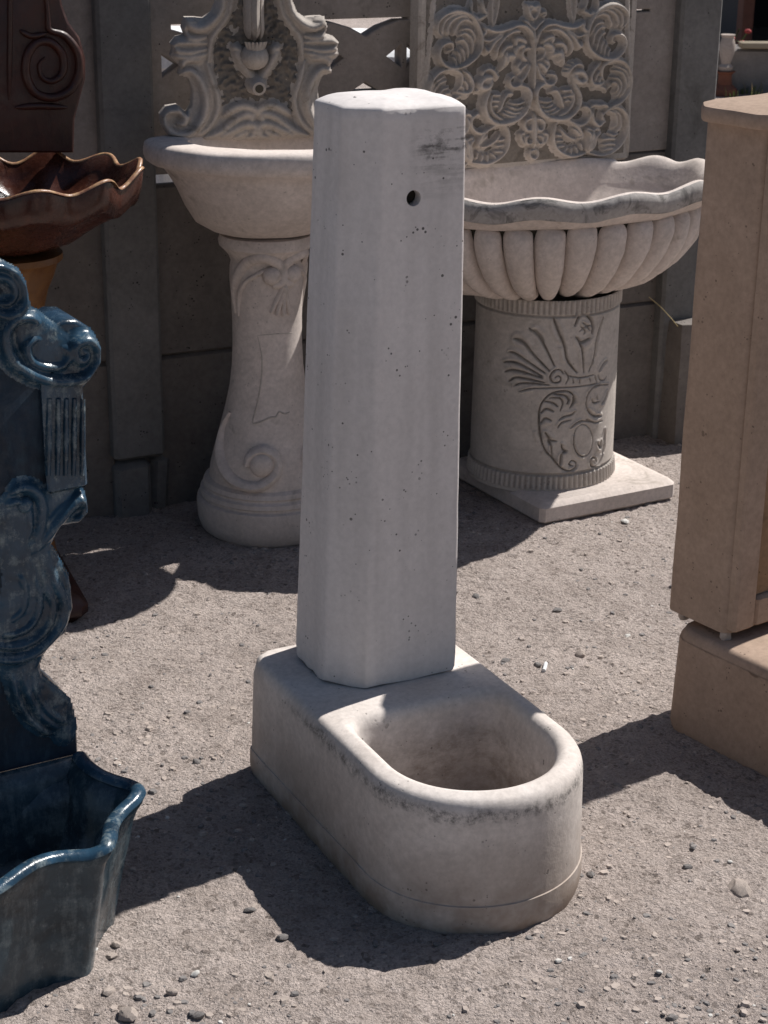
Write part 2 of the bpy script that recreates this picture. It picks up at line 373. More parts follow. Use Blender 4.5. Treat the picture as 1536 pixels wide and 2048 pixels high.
def slab(x0, x1, z0, z1, sd):
    g = G()
    g.box(x0, x1, -0.018, 0.022, z0, z1, 0.007)
    return fen.part('slab', g, M_fence)
for k, (xa, xb) in enumerate(((-BAY+PW-0.015, -PW+0.015), (PW-0.015, BAY-PW+0.015))):
    slab(xa, xb, -0.03, 0.3865, k); slab(xa, xb, 0.388, 0.812, k+3)
    # pierced top slab
    cu = bpy.data.curves.new('lattice', 'CURVE'); cu.dimensions = '2D'; cu.fill_mode = 'BOTH'; cu.extrude = 0.018; cu.bevel_depth = 0.004; cu.bevel_resolution = 1
    def spl(pts):
        s = cu.splines.new('POLY'); s.points.add(len(pts)-1); s.use_cyclic_u = True
        for q, p in zip(s.points, pts): q.co = (p[0], p[1], 0, 1)
    z0, z1 = (0.842, 1.44)
    spl([(xa, z0), (xa+0.13, z0), (xa+0.15, 0.816), (xb, 0.816), (xb, z1), (xa, z1)])
    cw = 0.214; n = 6 if k else 6; xo = (fen.on_plane(730, 75, -0.018).x - 2.5*cw) if k else xa+0.09
    for r, zc in enumerate((fen.on_plane(730, 75, -0.018).z-0.047, 0.93)):
        hh = 0.1 if r == 0 else 0.055
        for i in range(n):
            cx = xo+(i+0.5)*cw-cw*(0 if k else 0); hw = cw/2-0.004
            if cx-hw < xa+0.03 or cx+hw > xb-0.03: continue
            if r == 0:
                pass
                spl([(cx+hw, zc+0.035), (cx+hw, zc-0.035), (cx+hw*0.5, zc)])
                spl([(cx-hw, zc+0.035), (cx-hw*0.5, zc), (cx-hw, zc-0.035)])
                spl([(cx-hw*0.5, zc-0.085), (cx+hw*0.5, zc-0.085), (cx, zc-0.056)])
            else:
                pass
                spl([(cx+hw, zc+0.01), (cx+hw, zc-0.055), (cx+hw*0.5, zc-0.03)])
    zt = fen.on_plane(730, 33, -0.018).z; za = fen.on_plane(730, 75, -0.018).z; zm = zt-0.014
    def slot(xl, xr, apex):
        pts = [(xl, zt), (xl, zm)]
        for ax in apex: pts += [(ax-cw*0.42, zm), (ax-cw*0.2, zm-0.014), (ax, za), (ax+cw*0.2, zm-0.014), (ax+cw*0.42, zm)]
        spl(pts + [(xr, zm), (xr, zt)])
    if k:
        a_ = fen.on_plane(730, 75, -0.018).x; xl, xr = fen.on_plane(338, 33, -0.018).x, fen.on_plane(819, 33, -0.018).x
        slot(xl, xr, [a_-2*cw, a_-cw, a_]); slot(xr+0.05, fen.on_plane(1301, 33, -0.018).x, [a_+cw*1.25, a_+cw*2.25])
    else: slot(xa+0.1, xb-0.1, [xa+0.1+cw*(q+0.5) for q in range(5)])
    to = bpy.data.objects.new('tmp', cu); COL.objects.link(to)
    me = bpy.data.meshes.new_from_object(to.evaluated_get(bpy.context.evaluated_depsgraph_get())); bpy.data.objects.remove(to)
    me.name = 'lattice_slab'; me.materials.clear(); me.materials.append(M_lattice)
    o = bpy.data.objects.new('lattice_slab', me); COL.objects.link(o); o.parent = fen.e; o.rotation_euler = (math.pi/2, 0, 0); o.location = (0, 0.0, 0)

# rough footing block by the right post; unseen right end added to shade ground
fb = Thing('footing_block', 'rough dark concrete footing block at the foot of the right fence post, its unseen right end added for shade', 'block', (0.90, 5.02, 0), math.radians(26))
g = G(); rings = []
for z, s in ((-0.03, 1.02), (0.12, 1.01), (0.25, 1.0), (0.325, 0.99), (0.338, 0.97)):
    rings.append([(s*x, s*y, z) for x, y in ((-0.13, -0.10), (0.0, -0.115), (0.16, -0.11), (0.45, -0.12), (0.80, -0.11), (0.82, 0.0), (0.80, 0.14), (0.45, 0.13), (0.0, 0.13), (-0.12, 0.12), (-0.14, 0.0))])
g.loft(rings, True, True, True); jitter(g, 0.012, 9, 2)
fb.part('block', g, M_fence)

# ------------------------------------------------------------------ the octagonal fountain in the middle
TY = 0.4764
fo = Thing('drinking_fountain', 'white concrete fountain, octagonal pillar standing on a rounded trough in the middle', 'fountain', (-0.0782, 3.0171, 0), TY)
def d_outline(a, vb, vc, rc, n=40):
    # D plan: half width a, back at v=vb with corner radius rc, front half circle centred at v=vc; returned as (x, y) with y = -v
    P = []
    for k in range(n+1):
        t = math.pi*k/n; P.append((a*math.cos(t), vc+a*math.sin(t)))
    for cx, sx in ((-a+rc, -1),):
        for k in range(7): t = math.pi/2*k/6; P.append((cx-rc*math.cos(t), vb+rc-rc*math.sin(t)))
    for k in range(7): t = math.pi/2*k/6; P.append((a-rc+rc*math.sin(t), vb+rc-rc*math.cos(t)))
    return [(p[0], -p[1]) for p in P]
def trough(th, R, Lc, Ht, ia, ivb, depth, mat, rimw, lift=0.012, name='trough', step=0.0022):
    cen = (0.0, -(ivb+Lc+ia)/2-0.0)
    TH = [2*math.pi*k/144 for k in range(144)]
    def ring(poly, z, amp=0.0, sd=0.0):
        o = []
        for t in TH:
            x, y = ray_poly(poly, cen, t)
            q = 1+(0.008 if z > -1 else 0)*mnoise.noise(Vector((x*8, y*8, z*2.0)))*(1.0 if amp > 0.0025 else 0.5)
            o.append((cen[0]+(x-cen[0])*q, cen[1]+(y-cen[1])*q, z))
        return o
    dr = 0.0054
    rings = []
    rings.append(ring(d_outline(R+dr-0.004, -dr+0.004, Lc, 0.035), -0.012))
    rings.append(ring(d_outline(R+dr, -dr, Lc, 0.035), 0.006, 0.01))
    for z in (0.02, 0.035, 0.0485): rings.append(ring(d_outline(R+dr*(1-z/Ht)+step, -dr*(1-z/Ht)-step, Lc, 0.035), z, 0.008))
    for z in (0.0492, 0.08, 0.11, 0.14, 0.165, 0.185, Ht-0.026): rings.append(ring(d_outline(R+dr*(1-z/Ht), -dr*(1-z/Ht), Lc, 0.035), z, 0.008))
    for q in (15, 30, 45, 60, 75, 88):
        c_, s_ = rimw*0.36*(1-math.cos(math.radians(q))), math.sin(math.radians(q))
        rings.append(ring(d_outline(R-c_, c_*0.35, Lc, 0.035), Ht-0.026+0.026*s_, 0.008))
    rings.append(ring(d_outline(ia+rimw*0.45, ivb-rimw*0.5, Lc, 0.04), Ht+lift*0.6, 0.003))
    for q in (10, 30, 50, 70, 85):
        rings.append(ring(d_outline(ia+rimw*0.4*(1-math.sin(math.radians(q))), ivb-rimw*0.4*(1-math.sin(math.radians(q))), Lc, 0.035), Ht+lift*0.6-0.026*(1-math.cos(math.radians(q))), 0.003))
    rings.append(ring(d_outline(ia-0.003, ivb+0.003, Lc, 0.035), Ht-0.045, 0.003))
    for d, f in ((-0.008, 0.4), (-0.013, 0.65), (-0.02, 0.83), (-0.035, 0.94), (-0.06, 0.99), (-0.1, 1.0)):
        rings.append(ring(d_outline(ia+d, ivb-d, Lc, 0.03), Ht-depth*f, 0.01))
    g = G().loft(rings, True, True, True)
    return th.part(name, g, mat, angle=50)
HT = 0.23
trough(fo, 0.1833, 0.480, HT, 0.137, 0.325, 0.165, M_trough, 0.046, 0.006)
# pillar
def octo(x0, x1, y0, y1, c, n_round=3, rr=0.010, rc=None):
    rc = rc or (c, c)
    base = [(x0+c, y0), (x1-rc[0], y0), (x1, y0+rc[1]), (x1, y1-c), (x1-c, y1), (x0+c, y1), (x0, y1-c), (x0, y0+c)]
    P = []; n = len(base)
    for i in range(n):
        p, a, b = Vector(base[i]), Vector(base[i-1]), Vector(base[(i+1) % n])
        d1 = (a-p).normalized(); d2 = (b-p).normalized(); k = min(rr, (a-p).length*0.45, (b-p).length*0.45)
        for t in [j/n_round for j in range(n_round+1)]:
            q = (p+d1*k)*(1-t)**2 + p*2*t*(1-t) + (p+d2*k)*t*t; P.append((q.x, q.y))
    # subdivide flats
    Q = []; m = len(P)
    for i in range(m):
        a, b = Vector(P[i]), Vector(P[(i+1) % m]); k = max(1, int((b-a).length/0.018))
        for j in range(k): q = a.lerp(b, j/k); Q.append((q.x, q.y))
    return Q
PX0, PX1, PY0, PY1, PC = -0.117, 0.139, -0.233, -0.005, 0.056
ZT = 1.205
rings = []
base = octo(PX0, PX1, PY0, PY1, PC, 3, 0.006, (0.026, 0.09))
cxm, cym = (PX0+PX1)/2, (PY0+PY1)/2
for k in range(61):
    z = HT+0.006+(ZT-HT-0.006)*k/60
    s = 1.0-0.15*(k/60)
    if k == 0: s *= 0.975
    if k == 1: z = HT+0.014; s *= 0.995
    if k == 60: z = ZT+0.0
    sh = 0.015*(k/60)
    r = []
    for (x, y) in base:
        q = mnoise.noise(Vector((x*6, y*6, z*3)))*0.0013 + mnoise.noise(Vector((x*30, y*30, z*22)))*0.0006
        e = mnoise.noise(Vector((x*70, y*70, 3.0)))*0.008 if k < 2 else 0
        dx, dy = x-cxm, y-cym; l = math.hypot(dx, dy)
        r.append((cxm+sh*1.0+dx*s+dx/l*q, cym+dy*s+dy/l*q, z+e+(mnoise.noise(Vector((x*18, y*18, 8)))*0.003 if k == 60 else 0)))
    rings.append(r)
top = rings[-1]
for f, dz in ((0.985, 0.0025), (0.94, 0.005), (0.8, 0.009), (0.6, 0.0125), (0.35, 0.0145), (0.12, 0.015)):
    rings.append([(cxm+0.015+(p[0]-cxm-0.015)*f, cym+(p[1]-cym)*f, ZT+dz+mnoise.noise(Vector((p[0]*f*14, p[1]*f*14, 4)))*0.006*(1.0 if f < 0.93 else 0.4)) for p in top])
g = G().loft(rings, True, True, True)
pil = fo.part('pillar', g, M_white, angle=55)
# drilled spout hole
hp = fo.on_plane(830, 395, PY0+0.01)
cut = mesh_obj('cutter', G().tube([(hp.x, -0.32, hp.z), (hp.x, hp.y+0.11, hp.z-0.004)], 0.0128, 24).v, G().tube([(0, 0, 0), (0, 1, 0)], 0.01, 24).f, M_white, fo.e)
md = pil.modifiers.new('b', 'BOOLEAN'); md.operation = 'DIFFERENCE'; md.object = cut; md.solver = 'EXACT'
dg = bpy.context.evaluated_depsgraph_get(); me = bpy.data.meshes.new_from_object(pil.evaluated_get(dg)); pil.modifiers.clear(); pil.data = me; me.name = 'pillar'
bpy.data.objects.remove(cut)
me.set_sharp_from_angle(angle=math.radians(55))
# near-black plug added in the drilled hole; its colour paints the hole's shade
fo.part('hole_plug', G().tube([(hp.x, hp.y+0.022, hp.z), (hp.x, hp.y+0.1, hp.z)], 0.0125, 18), M_hole_shade, pil)

# ------------------------------------------------------------------ tan fountain at the right edge
tn = Thing('tan_fountain', 'tan brown stone fountain with flat cap and recessed panel at the right edge', 'fountain', (0.712, 3.252, 0), math.radians(37))
trough(tn, 0.2, 0.52, 0.205, 0.155, 0.235, 0.15, M_tan, 0.045, 0.006, name='trough', step=0.0)
tx0, tx1, ty0, ty1 = -0.178, 0.178, -0.112, 0.045
g = G(); rings = []
base = octo(tx0, tx1, ty0, ty1, 0.012, 3, 0.008)
for k in range(40):
    z = 0.222+(1.146-0.222)*k/39; s = 1-0.03*k/39
    rings.append([(x*s+mnoise.noise(Vector((x*8, y*8, z*6)))*0.002, (y-ty1)*s+ty1+mnoise.noise(Vector((x*8, y*8, z*6+9)))*0.002, z) for x, y in base])
g.loft(rings, True, True, True)
tp = tn.part('pillar', g, M_tan, angle=45)
# raised frame round a rough recessed field
fx0, fx1, fz0, fz1 = tx0+0.062, tx1-0.062, 0.285, 1.06
g = G().box(tx0+0.006, fx0, ty0-0.014, ty0+0.01, 0.226, 1.14, 0.005); tn.part('frame', g, M_tan, tp)
g = G().box(fx1, tx1-0.006, ty0-0.014, ty0+0.01, 0.226, 1.14, 0.005); tn.part('frame', g, M_tan, tp)
g = G().box(fx0+0.002, fx1-0.002, ty0-0.0135, ty0+0.01, 0.226, fz0, 0.005); tn.part('frame', g, M_tan, tp)
g = G().box(fx0+0.002, fx1-0.002, ty0-0.0135, ty0+0.01, fz1, 1.14, 0.005); tn.part('frame', g, M_tan, tp)
g = G(); n, m = 20, 70
g.loft([[(fx0+0.003+(fx1-fx0-0.006)*i/n, ty0-0.002-0.004*abs(mnoise.noise(Vector((i*0.7, j*0.4, 1)))), fz0+0.003+(fz1-fz0-0.006)*j/m) for i in range(n+1)] for j in range(m+1)], False)
tn.part('rough_panel', g, M_tan_rough, tp, angle=80)
# cap
base = octo(tx0-0.022, tx1+0.028, ty0-0.036, ty1+0.02, 0.042, 2, 0.01)
g = G(); cm = ((tx0+tx1)/2, (ty0+ty1)/2)
rings = []
for z, s in ((1.149, 0.985), (1.153, 1.0), (1.168, 1.0), (1.174, 0.985), (1.179, 0.87), (1.181, 0.6), (1.182, 0.2)):
    rings.append([(cm[0]+(x-cm[0])*s, cm[1]+(y-cm[1])*s, z+mnoise.noise(Vector((x*14, y*14, z*9)))*0.002) for x, y in base])
g.loft(rings, True, True, True); tn.part('cap', g, M_tan, angle=40)
for k, (x, y) in enumerate(((tx0+0.012, ty0+0.012), (tx0+0.02, 0.015), (0.12, ty0+0.01))):
    g = G().box(x-0.009, x+0.011, y-0.008, y+0.008, 0.205, 0.2225, 0.004); jitter(g, 0.006, 60, k); tn.part('shim', g, M_rock2, label='small white packing stone under the pillar' if k == 0 else None)

# ------------------------------------------------------------------ relief helpers
def strokes_on(conv, defs, xm=None, nrm=(0, -1, 0), k=5):
    # defs: (points in photo px, half width m, height m); conv maps a pixel to a local point; optional mirrored copy about x = xm
    g = G(); gm = G()
    for pts, wd, ht in defs:
        P = smooth_path([conv(*p) for p in pts], k); n = len(P)
        ws = taper(n, wd); hs = taper(n, ht, 0.25, 0.25, 0.35, 0.35)
        g.stroke(P, [nrm]*n, ws, hs)
        if xm is not None:
            Q = [Vector((2*xm-p.x, p.y, p.z)) for p in P]; gm.stroke(Q, [(-nrm[0], nrm[1], nrm[2])]*n, ws, hs)
    return g, gm
def blur2(A, r):
    for _ in range(3):
        for ax in (0, 1):
            P_ = np.pad(A, [(r+1, r) if q == ax else (0, 0) for q in (0, 1)], mode='edge'); C = np.cumsum(P_, axis=ax)
            A = (np.take(C, range(2*r+1, C.shape[ax]), ax) - np.take(C, range(0, C.shape[ax]-2*r-1), ax))/(2*r+1)
    return A
def relief_parts(th, items, y_front, xm, parent, step, mats, rblur, body, clip=None, rough=0.0006, lift=0.0, outline=None, fade=0.008, hgain=1.0):
    # items: (name, [(local points, half width, height)], mirrored?) -> one continuous cast surface, cut into one mesh per ornament
    inst = []
    for name, strokes, mir in items:
        S = [(np.array([(q.x, q.z) for q in smooth_path(P, 5)]), wd, ht) for P, wd, ht in strokes]
        inst.append((name, S))
        if mir: inst.append((name, [(np.stack([2*xm-A[:, 0], A[:, 1]], 1), wd, ht) for A, wd, ht in S]))
    allp = np.concatenate([A for _, S in inst for A, _, _ in S]); lo = allp.min(0)-0.03; hi = allp.max(0)+0.03
    if clip: lo = np.maximum(lo, [clip[0], clip[2]]); hi = np.minimum(hi, [clip[1], clip[3]])
    xs = np.arange(lo[0], hi[0], step); zs_ = np.arange(lo[1], hi[1], step); XX, ZZ_ = np.meshgrid(xs, zs_)
    best = np.full(XX.shape, -1.0); own = np.full(XX.shape, -1, int)
    for k, (name, S) in enumerate(inst):
        Hk = np.zeros(XX.shape)
        for A, wd, ht in S:
            i0, i1 = np.searchsorted(xs, [A[:, 0].min()-wd, A[:, 0].max()+wd]); j0, j1 = np.searchsorted(zs_, [A[:, 1].min()-wd, A[:, 1].max()+wd])
            if i1-i0 < 1 or j1-j0 < 1: continue
            X, Z = XX[j0:j1, i0:i1], ZZ_[j0:j1, i0:i1]; n = len(A); V = np.zeros(X.shape)
            for q in range(n-1):
                a, b = A[q], A[q+1]; ab = b-a; L2 = max(ab@ab, 1e-12)
                t = np.clip(((X-a[0])*ab[0]+(Z-a[1])*ab[1])/L2, 0, 1); s = np.clip((q+t)/(n-1), 0.0, 1.0)
                e = np.clip(np.minimum(s, 1-s)/0.22, 0, 1); wv = wd*(0.45+0.55*np.sin(e*math.pi/2)); hv = hgain*ht*(0.6+0.4*np.sin(e*math.pi/2))
                d = np.hypot(X-a[0]-t*ab[0], Z-a[1]-t*ab[1])/wv
                V = np.maximum(V, hv*np.clip(1-d*d, 0, 1)**0.6)
            Hk[j0:j1, i0:i1] = np.maximum(Hk[j0:j1, i0:i1], V)
        B = blur2(Hk, max(1, int(rblur/step))); hm = Hk.max()
        Hk = np.maximum(Hk, np.minimum(B*body*1.6, hm*body))
        m = Hk > best; best[m] = Hk[m]; own[m] = k
    best = blur2(best, 1)*0.35+best*0.65
    if outline is not None:                                     # keep the casting inside the plate's outline, rounding down to its edge
        Dm = np.full(XX.shape, 9.0); ins = np.zeros(XX.shape, bool); O = np.array(outline); n = len(O)
        for q in range(n):
            a, b = O[q], O[(q+1) % n]; ab = b-a; t = np.clip(((XX-a[0])*ab[0]+(ZZ_-a[1])*ab[1])/max(ab@ab, 1e-12), 0, 1)
            Dm = np.minimum(Dm, np.hypot(XX-a[0]-t*ab[0], ZZ_-a[1]-t*ab[1]))
            if a[1] != b[1]: ins ^= ((a[1] > ZZ_) != (b[1] > ZZ_)) & (XX < (b[0]-a[0])*(ZZ_-a[1])/(b[1]-a[1])+a[0])
        best = np.where(ins, best*np.sqrt(np.clip(1-(1-np.clip(Dm/fade, 0, 1))**2, 0, 1)), 0)
    nz = np.array([[mnoise.noise(Vector((x*45, z*45, 7.0)))+0.5*mnoise.noise(Vector((x*130, z*130, 3.0))) for x in xs] for z in zs_]) if rough > 0 else 0
    Y = y_front - best - lift + rough*nz; ny, nx_ = XX.shape
    fo_ = own[:-1, :-1]; up = np.maximum(np.maximum(best[:-1, :-1], best[1:, 1:]), np.maximum(best[1:, :-1], best[:-1, 1:])) > 0.0012
    for k, (name, S) in enumerate(inst):
        J, I = np.nonzero((fo_ == k) & up)
        if len(J) == 0: continue
        ids = np.stack([J*nx_+I, J*nx_+I+1, (J+1)*nx_+I+1, (J+1)*nx_+I], 1); u, inv = np.unique(ids, return_inverse=True); inv = inv.reshape(ids.shape)
        me = bpy.data.meshes.new(name); me.from_pydata(np.stack([XX.ravel()[u], Y.ravel()[u], ZZ_.ravel()[u]], 1).tolist(), [], inv.tolist()); me.update(); me.shade_smooth()
        me.materials.append(mats.get(name, mats['*'])); o = bpy.data.objects.new(name, me); COL.objects.link(o); o.parent = parent
def on_lathe(th, x, y, rf, c=(0, 0), su=1.0, sv=1.0):
    # first point where the view ray through a pixel meets the turned surface r = rf(z)
    o, d = th.lray(x, y); best = None; t = 2.0
    while t < 7:
        p = o+d*t; r = math.hypot((p.x-c[0])/su, (p.y-c[1])/sv)
        if r < rf(p.z): best = t; break
        t += 0.004
    if best is None:
        ts = [2+0.01*k for k in range(500)]; best = min(ts, key=lambda t: math.hypot(*( (o+d*t).xy - Vector(c))) )
    p = o+d*best; n = Vector(((p.x-c[0])/su**2, (p.y-c[1])/sv**2, 0)).normalized()
    return p, n
def prof_fn(prof):
    pr = sorted(prof, key=lambda q: q[1]); zs = [q[1] for q in pr]; rs = [q[0] for q in pr]
    return lambda z: float(np.interp(z, zs, rs))

# ------------------------------------------------------------------ white fountain, back left
wf = Thing('pedestal_fountain', 'pale stone wall fountain with plain oval bowl and vase-shaped pedestal behind the white pillar', 'fountain', (-0.285, 4.19, 0), math.radians(13))
pprof = [(0.150, -0.01), (0.168, 0.006), (0.176, 0.03), (0.178, 0.07), (0.176, 0.082), (0.166, 0.085), (0.166, 0.090), (0.170, 0.094), (0.168, 0.104), (0.160, 0.108), (0.158, 0.112), (0.162, 0.117), (0.158, 0.127), (0.146, 0.133), (0.143, 0.16), (0.133, 0.2), (0.119, 0.25), (0.103, 0.31), (0.092, 0.36), (0.086, 0.41), (0.083, 0.47), (0.083, 0.53), (0.085, 0.58), (0.088, 0.62), (0.087, 0.65), (0.084, 0.665), (0.09, 0.68), (0.103, 0.695), (0.111, 0.703), (0.113, 0.715), (0.108, 0.728), (0.09, 0.731)]
g = G().lathe(pprof, 72); wped = wf.part('pedestal', g, M_stone, angle=35)
prf = prof_fn(pprof)
YAWP = math.radians(16)       # the pedestal is turned a little further than the bowl
def mirror_ped(P, Nn):
    # mirror about the vertical plane through the axis and the tassel
    m = Vector((math.cos(YAWP), math.sin(YAWP), 0)); 
    return [p - 2*m*p.dot(m) for p in P], [n - 2*m*n.dot(m) for n in Nn]
def ped_part(name, defs, both=True, mat=None, label=None):
    outs = [G(), G()]
    for pts, wd, ht in defs:
        S = [on_lathe(wf, 360+p[0]*0.3417, 420+p[1]*0.3417, prf) for p in pts]
        P = smooth_path([s[0] for s in S], 5)
        Nn = [Vector((p.x, p.y, 0)).normalized() for p in P]
        P = [Vector((q.x*prf(p.z), q.y*prf(p.z), p.z)) for p, q in zip(P, Nn)]
        n = len(P); ws = taper(n, wd, 0.3, 0.2, 0.25, 0.7); hs = taper(n, ht, 0.3, 0.1, 0.3, 0.8)
        outs[0].stroke(P, Nn, ws, hs)
        if both:
            P2, N2 = mirror_ped(P, Nn); outs[1].stroke(P2, N2, ws, hs)
    wf.part(name, outs[0], mat or M_stone, wped, label=label)
    if both: wf.part(name, outs[1], mat or M_stone, wped)
ped_part('lower_scroll', [([(300, 1180), (255, 1290), (245, 1430), (290, 1550), (375, 1610), (470, 1615), (545, 1560), (568, 1490), (540, 1425), (480, 1405), (420, 1435), (400, 1490)], 0.014, 0.020)])
ped_part('upper_scroll', [([(330, 600), (322, 470), (345, 370), (400, 300), (480, 275), (555, 300), (600, 360), (590, 420), (540, 440)], 0.014, 0.012), ([(345, 620), (350, 500), (390, 420), (450, 380), (500, 350)], 0.006, 0.007)])
# discs and knobs
def knob(name, x, y, r, h, both=True):
    p, n = on_lathe(wf, x, y, prf); n = Vector((p.x, p.y, 0)).normalized(); t = Vector((-n.y, n.x, 0))
    for q, (pp, nn) in enumerate(((p, n),) if not both else ((p, n), tuple(v[0] for v in mirror_ped([p], [n])))):
        tt = Vector((-nn.y, nn.x, 0))
        g = G().blob(pp, tt*r, Vector((0, 0, 1))*r, nn*h, 16, 8); wf.part(name, g, M_stone, wped)
knob('volute_eye', 360+482*0.3417, 420+1490*0.3417, 0.032, 0.027)
knob('volute_eye', 360+535*0.3417, 420+385*0.3417, 0.023, 0.022)
ped_part('tassel', [([(602, 440), (575, 500), (530, 600)], 0.006, 0.008), ([(606, 450), (590, 520), (562, 615)], 0.006, 0.009), ([(610, 450), (605, 520), (600, 620)], 0.006, 0.009), ([(612, 450), (622, 520), (635, 610)], 0.006, 0.008), ([(600, 430), (608, 460), (612, 475)], 0.010, 0.012)], False)
ped_part('panel_outline', [([(455, 732), (520, 728), (590, 722), (655, 720)], 0.0011, 0.0006), ([(455, 732), (475, 820), (482, 900), (476, 1000), (455, 1130), (428, 1240), (470, 1238), (530, 1212), (562, 1210), (580, 1182), (610, 1190), (640, 1182)], 0.0022, 0.0022)], False, M_relief)
# bowl
def plan(th_, a, bf, bb): 
    c, s = math.cos(th_), math.sin(th_)
    return (a*c, -(bf if s > 0 else bb)*s)
def bowl(prof, a, bf, bb, n=96):
    return G().loft([[(*(v*r for v in plan(2*math.pi*j/n, a, bf, bb)), z) for j in range(n)] for r, z in prof], True, True, True)
g = bowl([(0.28, 0.731), (0.34, 0.733), (0.42, 0.739), (0.56, 0.762), (0.68, 0.80), (0.775, 0.843), (0.83, 0.873), (0.875, 0.893), (0.95, 0.899), (0.985, 0.907), (1.0, 0.919), (1.0, 0.934), (0.99, 0.945), (0.965, 0.950), (0.92, 0.952), (0.72, 0.951), (0.68, 0.945), (0.66, 0.91), (0.60, 0.84), (0.48, 0.785), (0.3, 0.768), (0.05, 0.765)], 0.315, 0.265, 0.125)
g.v = [v+Vector((0.035, 0, 0))*min(1, max(0, (v.z-0.731)/0.1)) for v in g.v]; jitter(g, 0.002, 12, 4); wbowl = wf.part('bowl', g, M_stone, angle=50)
# back plate
WPY = 0.055
def cw(cx, cy): return wf.on_plane(280+cx*0.3776, cy*0.3776, WPY)
xm = cw(612, 300).x
half = [(612, 738), (250, 738), (150, 715), (112, 660), (108, 610), (140, 570), (200, 560), (225, 585), (250, 600), (275, 560), (280, 480), (255, 410), (205, 395), (215, 360), (200, 330), (165, 300), (175, 260), (165, 235), (195, 200), (240, 190), (225, 150), (240, 95), (290, 95), (340, 100), (385, 70), (410, 10), (420, -80), (400, -190), (430, -300), (520, -380), (612, -410)]
hp_ = [cw(*p) for p in half]
poly = [(p.x, p.z) for p in hp_] + [(2*xm-p.x, p.z) for p in hp_[1:-1]][::-1]
g = G().plate(poly, WPY, WPY+0.045, 0.005); wpan = wf.part('back_plate', g, M_relief, angle=35, label='carved stone back plate with scroll sides and a leaf spout')
fld = [(612, 540), (500, 545), (430, 600), (400, 560), (405, 450), (385, 350), (385, 250), (410, 170), (470, 90), (500, 0), (500, -200), (560, -300), (612, -310)]
fp = [cw(*p) for p in fld]; poly2 = [(p.x, p.z) for p in fp] + [(2*xm-p.x, p.z) for p in fp[1:-1]][::-1]
# pitted ground inside the frame: dense grid clipped to the field
def inside(x, z, P):
    c = False; j = len(P)-1
    for i in range(len(P)):
        if ((P[i][1] > z) != (P[j][1] > z)) and (x < (P[j][0]-P[i][0])*(z-P[i][1])/(P[j][1]-P[i][1]+1e-12)+P[i][0]): c = not c
        j = i
    return c
g = G(); x0, x1 = min(p[0] for p in poly2), max(p[0] for p in poly2); z0, z1 = min(p[1] for p in poly2), max(p[1] for p in poly2); st = 0.003
nxx, nzz = int((x1-x0)/st)+1, int((z1-z0)/st)+1; idx = {}
for i in range(nxx+1):
    for j in range(nzz+1):
        x, z = x0+i*st, z0+j*st
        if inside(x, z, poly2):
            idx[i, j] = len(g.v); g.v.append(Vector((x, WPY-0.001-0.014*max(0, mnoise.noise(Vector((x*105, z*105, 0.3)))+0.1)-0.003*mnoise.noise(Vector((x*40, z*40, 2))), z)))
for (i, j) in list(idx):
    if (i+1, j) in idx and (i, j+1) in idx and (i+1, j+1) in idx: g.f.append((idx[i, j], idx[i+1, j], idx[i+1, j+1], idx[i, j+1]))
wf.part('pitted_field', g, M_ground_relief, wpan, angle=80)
WI = []
def wpart(name, defs, mirror=True): WI.append((name, [([cw(*p) for p in pts], wd, ht) for pts, wd, ht in defs], mirror))
wpart('side_scroll', [([(215, 385), (265, 372), (315, 425), (345, 520), (330, 620), (272, 695), (195, 712), (135, 675), (115, 612), (150, 578), (205, 578), (238, 612), (228, 650), (195, 650)], 0.0125, 0.024), ([(352, 330), (382, 430), (410, 520), (400, 605), (350, 680), (280, 722)], 0.009, 0.014)])
wpart('shell_curl', [([(345, 195), (270, 200), (225, 165), (240, 112), (295, 118)], 0.010, 0.02), ([(345, 225), (255, 222), (178, 226), (175, 258), (250, 272), (345, 258)], 0.009, 0.02), ([(345, 285), (250, 300), (178, 292)], 0.009, 0.018), ([(325, 312), (240, 316), (215, 352)], 0.009, 0.018)])
wpart('upper_scroll', [([(432, -190), (440, -80), (432, 0), (420, 60), (372, 118), (312, 148), (262, 132), (252, 100)], 0.0125, 0.024), ([(488, -200), (490, -60), (480, 10), (460, 80), (412, 150), (376, 205), (362, 320)], 0.009, 0.014)])
wpart('acanthus_leaf', [([(440, 612), (490, 572), (550, 556), (605, 575), (640, 612)], 0.012, 0.018), ([(345, 728), (430, 690), (500, 630), (560, 602), (590, 610), (582, 650)], 0.012, 0.018), ([(420, 725), (480, 690), (560, 655), (615, 668), (640, 715)], 0.012, 0.02), ([(500, 728), (540, 705), (570, 690)], 0.010, 0.014), ([(560, 728), (600, 712), (625, 690), (612, 640)], 0.010, 0.016)])
wpart('spout_arm', [([(500, 258), (530, 320), (575, 385), (612, 425)], 0.013, 0.022), ([(492, 248), (520, 262), (510, 290)], 0.012, 0.02)])
relief_parts(wf, WI, WPY, xm, wpan, 0.0024, {'*': M_relief}, 0.006, 0.42, rough=0.0012, outline=poly, fade=0.009, hgain=1.2)
